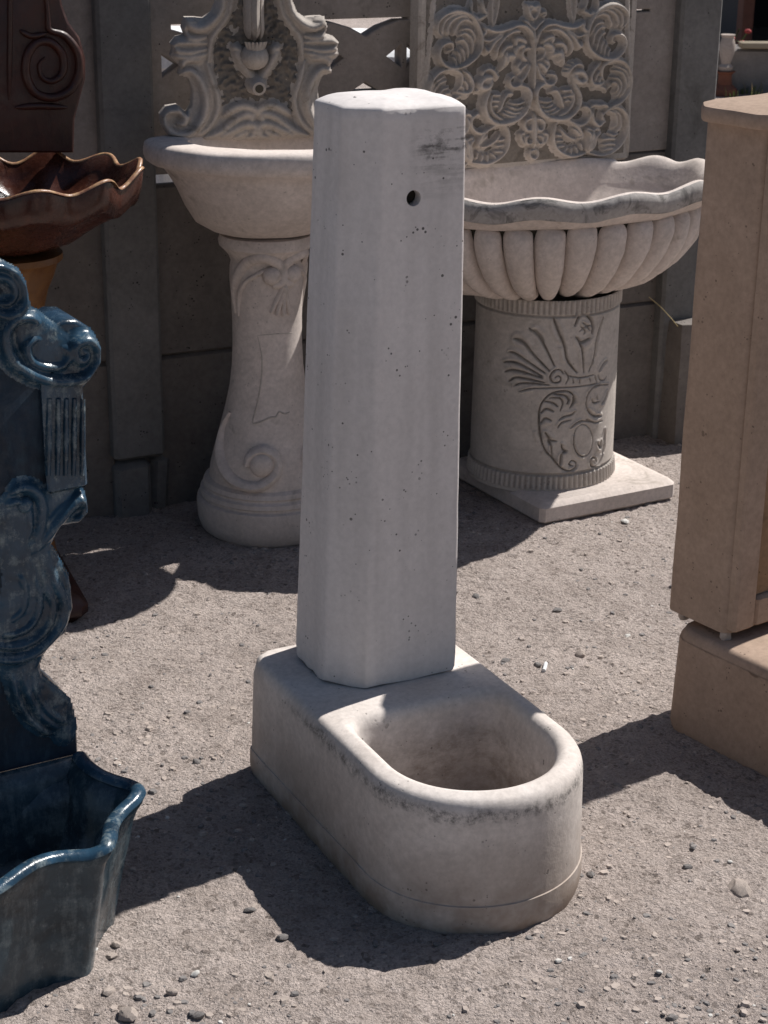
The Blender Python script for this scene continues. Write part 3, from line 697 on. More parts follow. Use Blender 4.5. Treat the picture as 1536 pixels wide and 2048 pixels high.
# hanging leaf and cup of the spout
g = G()
for cx, w_, h_ in ((575, 0.013, 0.045), (600, 0.016, 0.062), (628, 0.013, 0.045)):
    P = smooth_path([cw(cx, -200), cw(cx, -60), cw(cx-4, 60), cw(cx, 150), cw(cx+2, 205)], 5); g.stroke(P, [(0, -1, 0)]*len(P), taper(len(P), w_, 0.2, 0.3, 0.6, 0.3), taper(len(P), h_, 0.2, 0.35, 0.6, 0.4))
wf.part('hanging_leaf', g, M_relief, wpan)
g = G(); p = cw(600, 295)
g.blob(p+Vector((0, -0.02, 0)), (0.032, 0, 0), (0, 0.042, 0), (0, 0, 0.03), 18, 9)
for k in range(7):
    a = -0.9+0.3*k; g.stroke([p+Vector((0.028*math.sin(a)*s, -0.055*math.cos(a*0.8)*(0.7+0.3*s)+0.0, -0.02+0.055*s)) for s in (0, 0.35, 0.7, 1.0)], [(math.sin(a), -math.cos(a), 0.2)]*4, [0.005, 0.006, 0.006, 0.003], [0.006]*4)
wf.part('cup', g, M_relief, wpan)
p = cw(612, 440); g = G()
ringP = [(p.x+0.0, p.y-0.005-0.05*f, p.z-0.006*f) for f in (0, 0.4, 0.8, 1.0)]
g.tube([ringP[0], ringP[1], ringP[2], ringP[3]], [0.027, 0.021, 0.018, 0.015], 20); sp_ = wf.part('spout', g, M_relief, wpan)
g = G().tube([(ringP[3][0], ringP[3][1]-0.0015, ringP[3][2]), (ringP[3][0], ringP[3][1]+0.001, ringP[3][2])], 0.0095, 18); wf.part('spout_mouth_shade', g, M_near_black, sp_)  # dark disc paints the shaded hollow of the mouth

# ------------------------------------------------------------------ fluted fountain, back right
rf = Thing('fluted_fountain', 'pale stone wall fountain with wavy fluted basin and carved peacock panel at back right', 'fountain', (0.41, 4.48, 0), math.radians(30))
c0 = rf.loc((0.469, 4.479, 0)); g = G().box(c0.x-0.212, c0.x+0.212, c0.y-0.212, c0.y+0.212, -0.004, 0.054, 0.012); jitter(g, 0.003, 9, 1)
rf.part('plinth', g, M_stone)
# carved column as one height field
SU, SV, ZB, ZTP = 0.188, 0.176, 0.05, 0.545
NT, NZ = 520, 250
def colr(z): return 1.0 + 0.05*max(0, (0.12-z)/0.07)**2*0.6 + 0.012*math.cos((z-0.05)/0.5*math.pi)
def cpx(cx, cy):
    o, d = rf.lray(980+cx*0.1693, 620+cy*0.1693)
    A = (d.x/SU)**2+(d.y/SV)**2; B = 2*(o.x*d.x/SU**2+o.y*d.y/SV**2); C = (o.x/SU)**2+(o.y/SV)**2-1.0
    D = B*B-4*A*C; t = (-B-math.sqrt(max(D, 0)))/(2*A); p = o+d*t
    return Vector((SU*math.atan2(p.x/SU, -p.y/SV), p.z, 0))
GR = [  # incised lines: (points, half width m, depth m)
 ([(760, 660), (640, 420), (560, 300), (460, 220)], .0055, .006), ([(640, 430), (600, 320), (520, 240)], .007, .004),
 ([(700, 720), (500, 520), (400, 400), (280, 340)], .006, .006), ([(440, 440), (370, 370), (300, 345)], .008, .004),
 ([(650, 750), (450, 620), (300, 520), (220, 500)], .005, .006), ([(620, 790), (420, 680), (280, 620), (150, 620)], .005, .006),
 ([(620, 810), (400, 740), (260, 710), (170, 730)], .005, .006), ([(640, 860), (450, 820), (300, 800), (220, 840)], .005, .006),
 ([(700, 890), (500, 870), (350, 870), (280, 900)], .004, .005), ([(1300, 860), (1000, 910), (800, 920), (500, 930), (350, 960)], .003, .004),
 ([(750, 100), (800, 230), (880, 420), (920, 600), (1030, 740)], .0055, .006), ([(760, 130), (810, 260), (850, 350)], .006, .004),
 ([(1110, 740), (1100, 500), (1060, 380), (1020, 320)], .0045, .006), ([(1170, 730), (1230, 560), (1270, 330), (1340, 80)], .0035, .005),
 ([(1010, 190), (1060, 90), (1130, 60), (1200, 110), (1225, 200), (1212, 280)], .0065, .008), ([(1080, 200), (1130, 250), (1110, 290)], .003, .003),
 ([(1060, 260), (1130, 200), (1200, 180)], .003, .003), ([(1040, 330), (1080, 385), (1130, 370), (1190, 335)], .007, .006),
 ([(1100, 150), (1150, 190), (1180, 240)], .003, .003),
 ([(870, 760), (830, 710), (760, 720), (710, 790), (740, 855), (815, 855), (840, 810), (805, 780), (770, 800)], .0032, .005), ([(880, 720), (930, 800), (890, 880)], .003, .004),
 ([(930, 780), (1080, 800), (1240, 760)], .003, .004), ([(980, 800), (990, 870)], .0025, .004), ([(1060, 810), (1060, 870)], .0025, .004), ([(1180, 800), (1190, 850)], .0025, .004), ([(1240, 770), (1262, 850)], .0025, .004),
 ([(1280, 760), (1300, 820), (1350, 830), (1380, 780)], .003, .004), ([(1290, 720), (1340, 640), (1380, 600)], .004, .004),
 ([(940, 1160), (1000, 1080), (980, 1000), (900, 960), (780, 970), (680, 1020), (600, 1120), (575, 1250), (580, 1400), (610, 1560), (660, 1670), (720, 1730), (820, 1850), (920, 1900), (1000, 1860), (1010, 1800), (960, 1780), (930, 1820), (965, 1840)], .0035, .006),
 ([(575, 1200), (580, 1400), (610, 1560)], .006, .004),
 ([(640, 1080), (740, 1100), (800, 1140)], .004, .005), ([(600, 1220), (660, 1170), (750, 1200)], .005, .005), ([(600, 1340), (650, 1280), (725, 1310)], .005, .005), ([(700, 1040), (820, 1040), (860, 1100), (830, 1190)], .0035, .005), ([(760, 995), (880, 1010), (930, 1060), (910, 1110)], .004, .005), ([(960, 1140), (990, 1080), (985, 1030)], .006, .005),
 ([(820, 1290), (880, 1260), (960, 1240), (1000, 1200)], .004, .005), ([(800, 1390), (850, 1330), (960, 1300)], .0035, .004),
 ([(650, 1450), (690, 1510), (710, 1580), (690, 1540), (780, 1550)], .005, .006), ([(840, 1590), (860, 1650), (900, 1670), (850, 1690)], .005, .006), ([(720, 1600), (730, 1720)], .003, .004), ([(840, 1700), (825, 1830)], .004, .004),
 ([(1095+112*math.sin(t*math.pi/8), 1540-190*math.cos(t*math.pi/8)) for t in range(17)], .0022, .004),
 ([(1400, 880), (1250, 900), (1160, 1000), (1140, 1140), (1200, 1230), (1290, 1260)], .0032, .005), ([(1200, 1050), (1230, 1100), (1290, 1080)], .004, .005), ([(1260, 1010), (1275, 1060)], .0035, .005), ([(1140, 1290), (1240, 1330), (1320, 1310)], .0032, .004), ([(950, 1390), (1030, 1330), (1110, 1310), (1240, 1330)], .003, .004),
 ([(1150, 1180), (1220, 1250), (1300, 1250)], .005, .004), ([(1310, 1110), (1350, 1060), (1380, 960)], .004, .004),
 ([(1350, 1400), (1340, 1560), (1310, 1720), (1250, 1840), (1190, 1840), (1178, 1770), (1225, 1740), (1245, 1790)], .0032, .005), ([(1260, 1560), (1290, 1620), (1300, 1540)], .004, .005)]
ths = np.linspace(-math.pi, math.pi, NT, endpoint=False); zs = np.linspace(ZB, ZTP, NZ)
TT, ZZ = np.meshgrid(ths*SU, zs); dep = np.zeros_like(TT); wash = np.zeros_like(TT)
for pts, wd, dp in GR:
    P = smooth_path([cpx(*p) for p in pts], 5); A = np.array([(p.x, p.y) for p in P])
    x0, x1 = A[:, 0].min()-0.02, A[:, 0].max()+0.02; z0, z1 = A[:, 1].min()-0.02, A[:, 1].max()+0.02
    i0, i1 = np.searchsorted(ths*SU, [x0, x1]); j0, j1 = np.searchsorted(zs, [z0, z1])
    if i1 <= i0 or j1 <= j0: continue
    X, Z = TT[j0:j1, i0:i1], ZZ[j0:j1, i0:i1]; D = np.full(X.shape, 9.0); n = len(A)
    for k in range(n-1):
        a, b = A[k], A[k+1]; ab = b-a; L2 = max(ab@ab, 1e-12)
        t = np.clip(((X-a[0])*ab[0]+(Z-a[1])*ab[1])/L2, 0, 1); s = (k+t)/(n-1)
        wv = wd*(0.35+0.65*np.sin(np.clip(s, 0.02, 0.98)*math.pi)**0.5)
        D = np.minimum(D, np.hypot(X-a[0]-t*ab[0], Z-a[1]-t*ab[1])/wv)
    dd = np.clip(1-D, 0, 1); dd = dd*dd*(3-2*dd)
    lip = np.exp(-((D-2.0)/0.9)**2)*0.0034
    dep[j0:j1, i0:i1] = np.where(dd*dp*1.5 > dep[j0:j1, i0:i1]*1.0, dd*dp*1.5, dep[j0:j1, i0:i1]) - lip*(dep[j0:j1, i0:i1] <= 0.0005)
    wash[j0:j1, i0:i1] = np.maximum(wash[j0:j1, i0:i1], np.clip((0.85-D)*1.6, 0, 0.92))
# reeded bands top and bottom
for (za, zb_) in ((0.510, 0.545), (0.058, 0.092)):
    m_ = (ZZ > za) & (ZZ < zb_); reed = 0.5+0.5*np.cos(TT/SU*84)
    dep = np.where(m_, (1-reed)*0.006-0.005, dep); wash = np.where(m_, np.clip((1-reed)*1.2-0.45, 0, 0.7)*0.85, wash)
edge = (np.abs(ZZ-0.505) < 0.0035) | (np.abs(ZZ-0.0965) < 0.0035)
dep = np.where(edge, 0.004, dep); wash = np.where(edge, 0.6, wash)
verts = []
for j in range(NZ):
    cr = colr(zs[j])
    for i in range(NT):
        r = cr - dep[j, i]/SU; t = ths[i]; verts.append((SU*r*math.sin(t), -SV*r*math.cos(t), zs[j]))
faces = [(j*NT+i, j*NT+(i+1) % NT, (j+1)*NT+(i+1) % NT, (j+1)*NT+i) for j in range(NZ-1) for i in range(NT)]
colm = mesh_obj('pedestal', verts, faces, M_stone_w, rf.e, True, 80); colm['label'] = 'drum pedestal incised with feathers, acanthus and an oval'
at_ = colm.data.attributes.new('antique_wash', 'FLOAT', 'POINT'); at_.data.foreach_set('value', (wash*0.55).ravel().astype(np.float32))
# basin
BA, BF, BB = 0.478, 0.30, 0.20
NW = 12
def rim_ring(r, z, amp, ph=0.4, n=224, ramp_=0.0):
    o = []
    for j in range(n):
        t = 2*math.pi*j/n; x, y = plan(t, BA, BF, BB); wv = 0.5*math.cos(NW*t+ph)+0.12*math.cos(5*t+1); k = r*(1+ramp_*wv)
        back = 1.0 if math.sin(t) > -0.75 else 0.25
        o.append((x*k, y*k, z+amp*wv*back))
    return o
DZ = 0.014
g = G().loft([rim_ring(0.84, 0.742, 0.001), rim_ring(0.90, 0.746, 0.003), rim_ring(0.945, 0.752+DZ*0.4, 0.006), rim_ring(0.972, 0.758+DZ*0.6, 0.010, ramp_=0.015), rim_ring(0.992, 0.762+DZ*0.6, 0.012, ramp_=0.02)], True)
g.loft([rim_ring(0.985, 0.803+DZ, 0.0155, ramp_=0.022), rim_ring(0.96, 0.806+DZ, 0.015, ramp_=0.02), rim_ring(0.925, 0.800+DZ, 0.013, ramp_=0.015), rim_ring(0.89, 0.783+DZ, 0.009, ramp_=0.01), rim_ring(0.845, 0.762, 0.004), rim_ring(0.72, 0.705, 0.0), rim_ring(0.56, 0.665, 0.0), rim_ring(0.3, 0.645, 0.0), rim_ring(0.04, 0.64, 0.0)], True, False, True)
basin = rf.part('basin', g, M_stone, angle=60, label='oval basin with wavy lip')
g = G().loft([rim_ring(0.9915, 0.7615+DZ*0.6, 0.012, ramp_=0.02), rim_ring(1.004, 0.770+DZ, 0.013, ramp_=0.024), rim_ring(1.012, 0.784+DZ, 0.014, ramp_=0.025), rim_ring(1.006, 0.797+DZ, 0.015, ramp_=0.025), rim_ring(0.9845, 0.8034+DZ, 0.0155, ramp_=0.022)], True)
rf.part('lip', jitter(g, 0.0022, 28, 3), M_lip, basin, angle=60, label='weathered grey outer lip of the basin')
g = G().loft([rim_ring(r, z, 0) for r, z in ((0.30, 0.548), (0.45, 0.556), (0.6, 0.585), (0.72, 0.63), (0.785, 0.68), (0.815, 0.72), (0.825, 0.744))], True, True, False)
rf.part('core', g, M_near_black, basin)  # near-black core that shows between the flutes
NL = 30
for k in range(NL):
    t = 2*math.pi*(k+0.5)/NL
    x, y = plan(t, BA, BF, BB); x2, y2 = plan(t+0.01, BA, BF, BB); tan = Vector((x2-x, y2-y, 0)).normalized(); out = Vector((-tan.y, tan.x, 0)); 
    if out.dot(Vector((x, y, 0))) < 0: out = -out
    if y > 0.12: continue
    prof = [(0.84, 0.752), (0.852, 0.742), (0.85, 0.725), (0.835, 0.70), (0.80, 0.665), (0.74, 0.63), (0.66, 0.598), (0.56, 0.573), (0.45, 0.556), (0.36, 0.549)]
    vr = random.Random(k); hk = vr.uniform(0.88, 1.12); zk = vr.uniform(-0.004, 0.004)
    seglen = 2*math.pi/NL; P = []; Nn = []; W = []; H = []
    xa, ya = plan(t-seglen/2, BA, BF, BB); xb, yb = plan(t+seglen/2, BA, BF, BB); full = math.hypot(xb-xa, yb-ya)
    for q, (r, z) in enumerate(prof):
        P.append(Vector((x*r, y*r, z+zk*(1 if 0 < q < 9 else 0)))); W.append(full*r*0.5*0.985*min(1, [0.35, 0.78, 0.95, 1, 1, 1, 0.98, 0.92, 0.82, 0.55][q]/1.0)); H.append(hk*[0.006, 0.02, 0.027, 0.029, 0.029, 0.028, 0.026, 0.021, 0.014, 0.006][q])
        dr = 0.9-q*0.1; Nn.append((out*max(0.25, 1-q*0.085) + Vector((0, 0, -q*0.09))).normalized())
    P, Nn, W, H = smooth_path(P, 2), [n_ for n_ in smooth_path(Nn, 2)], [v_.x for v_ in smooth_path([(a_, 0, 0) for a_ in W], 2)], [v_.x for v_ in smooth_path([(a_, 0, 0) for a_ in H], 2)]
    g = G().stroke(P, Nn, W, H, 11, 0.25); jitter(g, 0.0025, 30, k)
    rf.part('flute', g, M_stone, basin, angle=70)
# carved panel
RPY = 0.185; 
def cp1(cx, cy): return rf.on_plane(1040+cx*0.1497, cy*0.1497, RPY)
def cp2(cx, cy): return rf.on_plane(1040+cx*0.1497, 160+cy*0.1497, RPY)
br = rf.on_plane(1258, 319, RPY); tr = rf.on_plane(1262, 0, RPY); xm2 = cp1(150, 600).x; hw2 = br.x-xm2; zb2 = br.z
g = G().box(xm2-hw2, xm2+hw2, RPY, RPY+0.05, zb2, zb2+0.75, 0.006); rpan = rf.part('relief_panel', g, M_relief, label='rectangular stone panel carved with facing peacocks and acanthus scrolls')
# stippled sunk ground
g = G(); st = 0.006; nn_, mm_ = int(2*(hw2-0.018)/st), int(0.70/st)
g.loft([[(xm2-hw2+0.018+i*st, RPY-0.001-0.0045*max(0, mnoise.noise(Vector((i*0.8, j*0.8, 5)))), zb2+0.02+j*st) for i in range(nn_+1)] for j in range(mm_+1)], False)
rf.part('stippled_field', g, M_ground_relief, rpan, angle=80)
RI = []
def rpart(name, defs1, defs2=(), mirror=True):
    RI.append((name, [([cp1(*p) for p in pts], wd, ht) for pts, wd, ht in defs1] + [([cp2(*p) for p in pts], wd, ht) for pts, wd, ht in defs2], mirror))
W1, H1 = 0.0065, 0.017; W2, H2 = 0.0048, 0.015
rpart('acanthus_scroll', [([(1240, 560), (1190, 540), (1200, 470), (1260, 450), (1335, 490), (1352, 600), (1300, 705), (1200, 772), (1050, 770), (905, 680), (845, 560), (852, 420), (900, 280), (980, 150), (1080, 80), (1200, 52), (1320, 95), (1390, 185), (1380, 300), (1320, 372)], W1, H1+.003),
  ([(930, 620), (960, 440), (1050, 350), (1110, 380)], W2, H2), ([(980, 680), (1010, 520), (1070, 430), (1110, 450)], W2, H2), ([(1030, 720), (1050, 600), (1090, 520)], W2, H2), ([(1080, 740), (1092, 640), (1130, 560)], W2, H2), ([(1130, 755), (1140, 690), (1170, 640)], W2, H2), ([(900, 480), (960, 340), (1040, 290), (1090, 312)], W2, H2),
  ([(950, 250), (1040, 180), (1130, 200), (1172, 290), (1180, 360)], W2+.001, H2), ([(1000, 180), (1100, 122), (1220, 170), (1270, 275), (1250, 370)], W2+.001, H2), ([(1060, 120), (1180, 90), (1300, 160), (1332, 270), (1310, 360)], W2+.001, H2)])
rpart('acanthus_scroll', [([(1090, 1080), (1050, 1000), (1060, 880), (1150, 810), (1290, 795), (1390, 875), (1432, 1000), (1428, 1150), (1375, 1260), (1300, 1350), (1200, 1400), (1120, 1470), (1060, 1550)], W1, H1+.002), ([(1100, 1090), (1000, 1120), (930, 1110), (905, 1020), (960, 900), (1050, 820)], W1, H1),
  ([(1210, 930), (1320, 960), (1372, 1070), (1360, 1180), (1300, 1290)], W2, H2), ([(1180, 1030), (1270, 1040), (1312, 1120), (1290, 1210), (1240, 1300)], W2, H2), ([(1240, 870), (1370, 940), (1405, 1060), (1395, 1170)], W2, H2), ([(1150, 1180), (1185, 1095), (1250, 1110), (1265, 1170), (1220, 1240)], W2, H2), ([(960, 1090), (985, 1000), (1020, 950)], W2, H2), ([(1010, 1100), (1030, 1040), (1060, 1030)], W2, H2), ([(930, 1180), (1010, 1150), (1090, 1170), (1130, 1230)], W2, H2-.003)])
rpart('acanthus_scroll', [], [([(1105, 530), (1060, 560), (1010, 600), (940, 540), (925, 430), (960, 350)], W1, H1), ([(1110, 400), (1250, 352), (1350, 420), (1392, 540), (1372, 700), (1300, 840), (1180, 950), (1040, 1000), (880, 965)], W1, H1+.002), ([(1140, 405), (1230, 440), (1250, 560), (1200, 640)], W2, H2), ([(1200, 380), (1290, 460), (1300, 600), (1250, 690)], W2, H2), ([(1060, 420), (1060, 500), (1110, 560)], W2, H2), ([(1050, 785), (1150, 770), (1250, 780)], W2, H2), ([(1060, 860), (1160, 840), (1240, 850)], W2, H2), ([(1060, 935), (1140, 900), (1215, 905)], W2, H2), ([(1150, 700), (1200, 730), (1280, 700)], W2, H2), ([(880, 370), (940, 320), (1000, 330), (1080, 320), (1150, 352)], W1, H1), ([(600, 505), (740, 592), (830, 560), (885, 480), (880, 385), (815, 340), (780, 380)], W1, H1)])
rpart('bell_flower', [], [([(830, 660), (885, 720), (860, 850), (850, 955)], .007, .02), ([(1040, 680), (965, 740), (935, 860), (852, 958)], .007, .02), ([(925, 660), (915, 760), (890, 860), (855, 950)], .009, .021), ([(830, 655), (880, 640), (930, 665), (980, 640), (1040, 680)], .006, .016)])
rpart('ring_scroll', [], [([(490, 520), (420, 600), (395, 760), (430, 890), (520, 970), (640, 1008), (760, 985), (850, 960)], W1, H1+.002), ([(500, 520), (600, 530), (700, 590), (770, 680), (785, 750), (740, 770)], W1, H1), ([(440, 725), (520, 735)], W2, H2), ([(440, 800), (545, 800)], W2, H2), ([(455, 880), (560, 870)], W2, H2), ([(540, 955), (600, 880)], W2, H2), ([(640, 975), (645, 890)], W2, H2), ([(725, 965), (705, 880)], W2, H2), ([(790, 930), (770, 830)], W2, H2), ([(660, 640), (720, 680), (760, 730)], W2+.002, H2), ([(500, 640), (560, 720), (640, 770), (720, 790)], W2+.001, H2)])
rpart('peacock', [([(655, 1000), (690, 960), (760, 950), (815, 1000), (820, 1060), (760, 1090), (700, 1060), (690, 1010), (750, 1010)], .010, .021), ([(800, 1075), (840, 1100), (862, 1118)], .006, .015), ([(590, 1000), (640, 905), (720, 845), (788, 868), (795, 925)], .006, .017), ([(560, 960), (610, 950)], .003, .012), ([(580, 905), (630, 905)], .003, .012), ([(615, 850), (655, 870)], .003, .012), ([(665, 815), (690, 850)], .003, .012), ([(725, 800), (735, 845)], .003, .012), ([(350, 985), (420, 990), (440, 1050), (400, 1115), (330, 1120), (285, 1080), (300, 1020)], .0055, .016)],
  [([(668, 0), (700, 80), (742, 180), (738, 300), (680, 415), (580, 495), (450, 515), (300, 478), (205, 380), (165, 250), (175, 130), (245, 60), (340, 40)], .009, .021), ([(640, 110), (670, 220), (640, 330), (560, 420), (470, 470)], .006, .017), ([(220, 262), (300, 284), (400, 262)], W2, H2), ([(232, 322), (310, 352), (420, 302)], W2, H2), ([(252, 390), (340, 402), (460, 342)], W2, H2), ([(292, 440), (400, 432), (500, 372)], W2, H2), ([(530, 132), (600, 130), (650, 112)], W2, H2), ([(540, 220), (610, 200), (655, 200)], W2, H2), ([(560, 282), (590, 262), (630, 270)], W2, H2), ([(560, 360), (522, 300), (490, 200), (440, 130), (360, 160)], W2+.001, H2)])
rpart('vine_arch', [([(165, 640), (175, 540), (205, 430), (290, 335), (400, 310), (500, 340), (640, 362), (740, 340), (832, 275)], W1, H1+.002), ([(832, 275), (800, 360), (855, 425), (800, 470)], W1, H1), ([(520, 352), (640, 420), (740, 480), (840, 440)], W2, H2), ([(560, 400), (680, 500), (760, 620), (790, 540)], W1, H1), ([(330, 405), (420, 380), (520, 420), (610, 520), (645, 620), (630, 725)], W1, H1+.002), ([(620, 430), (700, 560), (745, 640)], W2, H2)])
rpart('vine_leaf', [([(250, 560), (320, 500), (400, 490), (380, 580)], .008, .016), ([(270, 600), (330, 580), (400, 640), (370, 690)], .008, .016), ([(430, 580), (500, 570), (560, 620), (570, 700)], .008, .017), ([(385, 735), (450, 700), (500, 720), (480, 820)], .009, .018), ([(500, 640), (530, 720), (540, 880)], .006, .016), ([(180, 640), (240, 620), (290, 660), (280, 740), (210, 800)], .005, .014), ([(300, 790), (350, 850), (330, 900), (280, 930)], .006, .014), ([(180, 830), (200, 920), (240, 1010), (290, 1060)], .006, .014), ([(220, 830), (290, 890), (320, 960)], .006, .014)])
rpart('centre_stem', [([(150, 1180), (150, 1100), (150, 1000), (150, 820), (148, 600), (146, 420), (140, 300)], .006, .017), ([(10, 250), (90, 330), (140, 400)], .006, .015), ([(290, 250), (210, 320), (155, 400)], .006, .015), ([(60, 40), (90, 170), (140, 260)], .006, .015), ([(230, 40), (205, 170), (150, 260)], .006, .015), ([(90, 60), (150, 90), (215, 60)], .007, .014), ([(100, 140), (150, 110), (205, 140)], .006, .013), ([(250, 180), (300, 150), (310, 190), (270, 215)], .005, .013)],
  [([(150, 440), (150, 560), (150, 720), (150, 900)], .010, .018), ([(150, 900), (200, 940), (195, 1010), (150, 1045), (95, 1010), (100, 940), (150, 930), (165, 970)], .005, .015), ([(160, 500), (240, 520), (285, 570), (260, 650), (205, 660), (190, 590)], .006, .016), ([(140, 500), (60, 520), (15, 570), (40, 650), (95, 660), (110, 590)], .006, .016), ([(200, 740), (260, 750), (255, 830), (205, 840), (195, 780)], .0055, .016), ([(100, 740), (40, 750), (45, 830), (95, 840), (105, 780)], .0055, .016), ([(250, 700), (330, 720), (310, 800), (270, 870)], .006, .014), ([(50, 700), (-30, 720), (-10, 800), (30, 870)], .006, .014)], False)
rpart('panel_frame', [([(640, -200), (645, 0), (655, 150), (690, 300)], .004, .010), ([(720, -200), (725, 0), (715, 150), (700, 300)], .004, .010), ([(860, 180), (800, 130), (840, 60), (870, -60)], .006, .015), ([(880, 185), (960, 150), (1000, 60), (990, -60)], .006, .015), ([(830, 140), (900, 190), (940, 130)], .006, .014)])
rpart('border', [([(1432, -300), (1432, 300), (1440, 900), (1440, 2080)], .006, .006)])
relief_parts(rf, RI, RPY, xm2, rpan, 0.002, {'*': M_relief}, 0.0045, 0.42, clip=(xm2-hw2+0.004, xm2+hw2-0.004, zb2+0.004, zb2+0.62), rough=0.0008, hgain=1.3)

# ------------------------------------------------------------------ blue glazed fountain, front left
bf = Thing('blue_fountain', 'glossy blue glazed wall fountain with scrolled back and square wavy basin, cut by left edge', 'fountain', (-0.49, 2.60, 0), math.radians(30))
def cb(x, y): return bf.on_plane(x, y, 0.0)
def cbz(x, y, z):
    p = bf.loc(at_z(x, y, z)); return p
outl = [(158, 1512), (155, 1450), (140, 1398), (108, 1370), (82, 1350), (76, 1330), (94, 1292), (128, 1260), (143, 1210), (136, 1150), (112, 1105), (100, 1088), (118, 1050), (155, 1044), (172, 1020), (170, 990), (162, 962), (164, 860), (168, 772), (178, 752), (196, 722), (198, 690), (180, 655), (155, 640), (128, 640), (112, 648), (96, 638), (78, 622), (60, 612), (54, 590), (50, 565), (34, 536), (0, 520), (-50, 515), (-90, 505)]
P = [cb(*p) for p in outl]; xb = cb(-90, 1000).x
poly = [(p.x, p.z) for p in P] + [(2*xb-p.x, p.z) for p in P[:-1]][::-1]
g = G().plate(poly, 0.0, 0.092, 0.007); bpan = bf.part('back_plate', g, M_blue, angle=35, label='scrolled blue back plate')
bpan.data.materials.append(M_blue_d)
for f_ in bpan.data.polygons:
    if len(f_.vertices) > 8 and f_.center.y < 0.01: f_.material_index = 1      # the sunk field takes a darker blue than the edges
BI = []
def bpart(name, defs, mat=None, mirror=True, parent=None):
    BI.append((name, [([cb(*p) for p in pts], wd*1.15, ht*1.25) for pts, wd, ht in defs], mirror))
c4 = lambda pts: [(x*0.1465, 480+y*0.1465) for x, y in pts]
c5 = lambda pts: [(x*0.3125, 460+y*0.3125) for x, y in pts]
c6 = lambda pts: [(x*0.512, 1000+y*0.512) for x, y in pts]
bpart('top_scroll', [([(-70, 545), (-30, 528), (5, 528), (32, 546), (48, 578), (44, 608), (24, 624), (0, 628), (-20, 612)], 0.009, 0.018), ([(-40, 560), (0, 552), (22, 566), (27, 588), (14, 604), (0, 606)], 0.006, 0.012)])
bpart('side_scroll', [(c4([(420, 1180), (475, 1115), (420, 1050), (300, 1040), (180, 1065), (70, 1150), (30, 1280), (60, 1480), (150, 1635), (300, 1755), (500, 1850), (750, 1905), (1000, 1885), (1190, 1810), (1310, 1660), (1335, 1510), (1280, 1410), (1150, 1340), (1010, 1385), (965, 1480), (1000, 1600), (1110, 1620), (1160, 1540), (1100, 1480)]), 0.010, 0.020)])
bpart('inner_scroll', [(c4([(560, 1340), (440, 1335), (345, 1420), (365, 1580), (480, 1680), (650, 1715), (810, 1685), (900, 1570), (885, 1470), (800, 1445)]), 0.0075, 0.016)])
g = G(); a = cb(84, 772); b = cb(170, 962)
g.box(a.x-0.004, b.x, -0.014, 0.0, b.z-0.006, a.z+0.012, 0.005); jitter(g, 0.002, 20, 3); pl = bf.part('pilaster', g, M_blue_r, bpan)
for x in (90, 108, 124, 140, 157):
    p, q = cb(x+1.5, 792), cb(x, 945); w_ = 0.0048
    bf.part('reed', G().stroke([Vector((p.x, -0.014, p.z)), Vector(((p.x+q.x)/2, -0.014, (p.z+q.z)/2)), Vector((q.x, -0.014, q.z))], [(0, -1, 0)]*3, [w_*0.8, w_*1.05, w_*0.8], [0.006, 0.009, 0.006]), M_blue_r, pl)
bpart('edge_band', [([(120, 968), (112, 1010), (96, 1060), (78, 1092), (96, 1130), (112, 1180), (108, 1230), (80, 1272), (50, 1300), (52, 1340), (80, 1380), (115, 1420), (128, 1470)], 0.034, 0.010), ([(20, 1000), (40, 1080), (50, 1160), (30, 1240), (0, 1280)], 0.03, 0.008)])
bpart('scroll_bed', [([(60, 640), (85, 690), (130, 715), (165, 700)], 0.03, 0.010)])
bpart('foot_scroll', [(c5([(210, 2048), (290, 1940), (370, 1830), (450, 1745), (505, 1712), (548, 1755), (530, 1825), (470, 1845)]), 0.0105, 0.018), (c5([(150, 2048), (240, 1930), (330, 1810), (420, 1720)]), 0.006, 0.012)])
bpart('inner_stem', [([(20, 985), (40, 972), (64, 978), (80, 1002), (80, 1040), (70, 1075), (58, 1105)], 0.009, 0.015), ([(10, 1010), (30, 1000), (52, 1012), (56, 1050), (46, 1090)], 0.006, 0.012)])
p = cb(47, 1007); bf.part('boss', G().blob(p+Vector((0, -0.004, 0)), (0.014, 0, 0), (0, 0.014, 0), (0, 0, 0.014), 14, 8), M_blue_r, bpan)
bpart('drape_fold', [(c6([(180, 195), (200, 300), (238, 385), (230, 470), (160, 560), (80, 605), (0, 612), (-60, 600)]), 0.010, 0.018), (c6([(150, 250), (172, 330), (198, 405), (180, 480), (120, 540), (40, 565), (-40, 560)]), 0.008, 0.015), (c6([(130, 300), (148, 380), (130, 460), (70, 510), (0, 522)]), 0.007, 0.013), (c6([(235, 250), (262, 330), (268, 430), (238, 520), (170, 588)]), 0.008, 0.014), (c6([(60, 280), (90, 340), (80, 420), (30, 470)]), 0.007, 0.012)])
bpart('foot_leaf', [(c6([(75, 640), (100, 740), (150, 830), (225, 885)]), 0.008, 0.014), (c6([(110, 655), (132, 740), (182, 820), (255, 862)]), 0.008, 0.014), (c6([(40, 660), (60, 760), (110, 850), (190, 910)]), 0.007, 0.012)])
relief_parts(bf, BI, 0.0, xb, bpan, 0.0024, {'*': M_blue_r}, 0.006, 0.4, rough=0.001, outline=poly, fade=0.010)
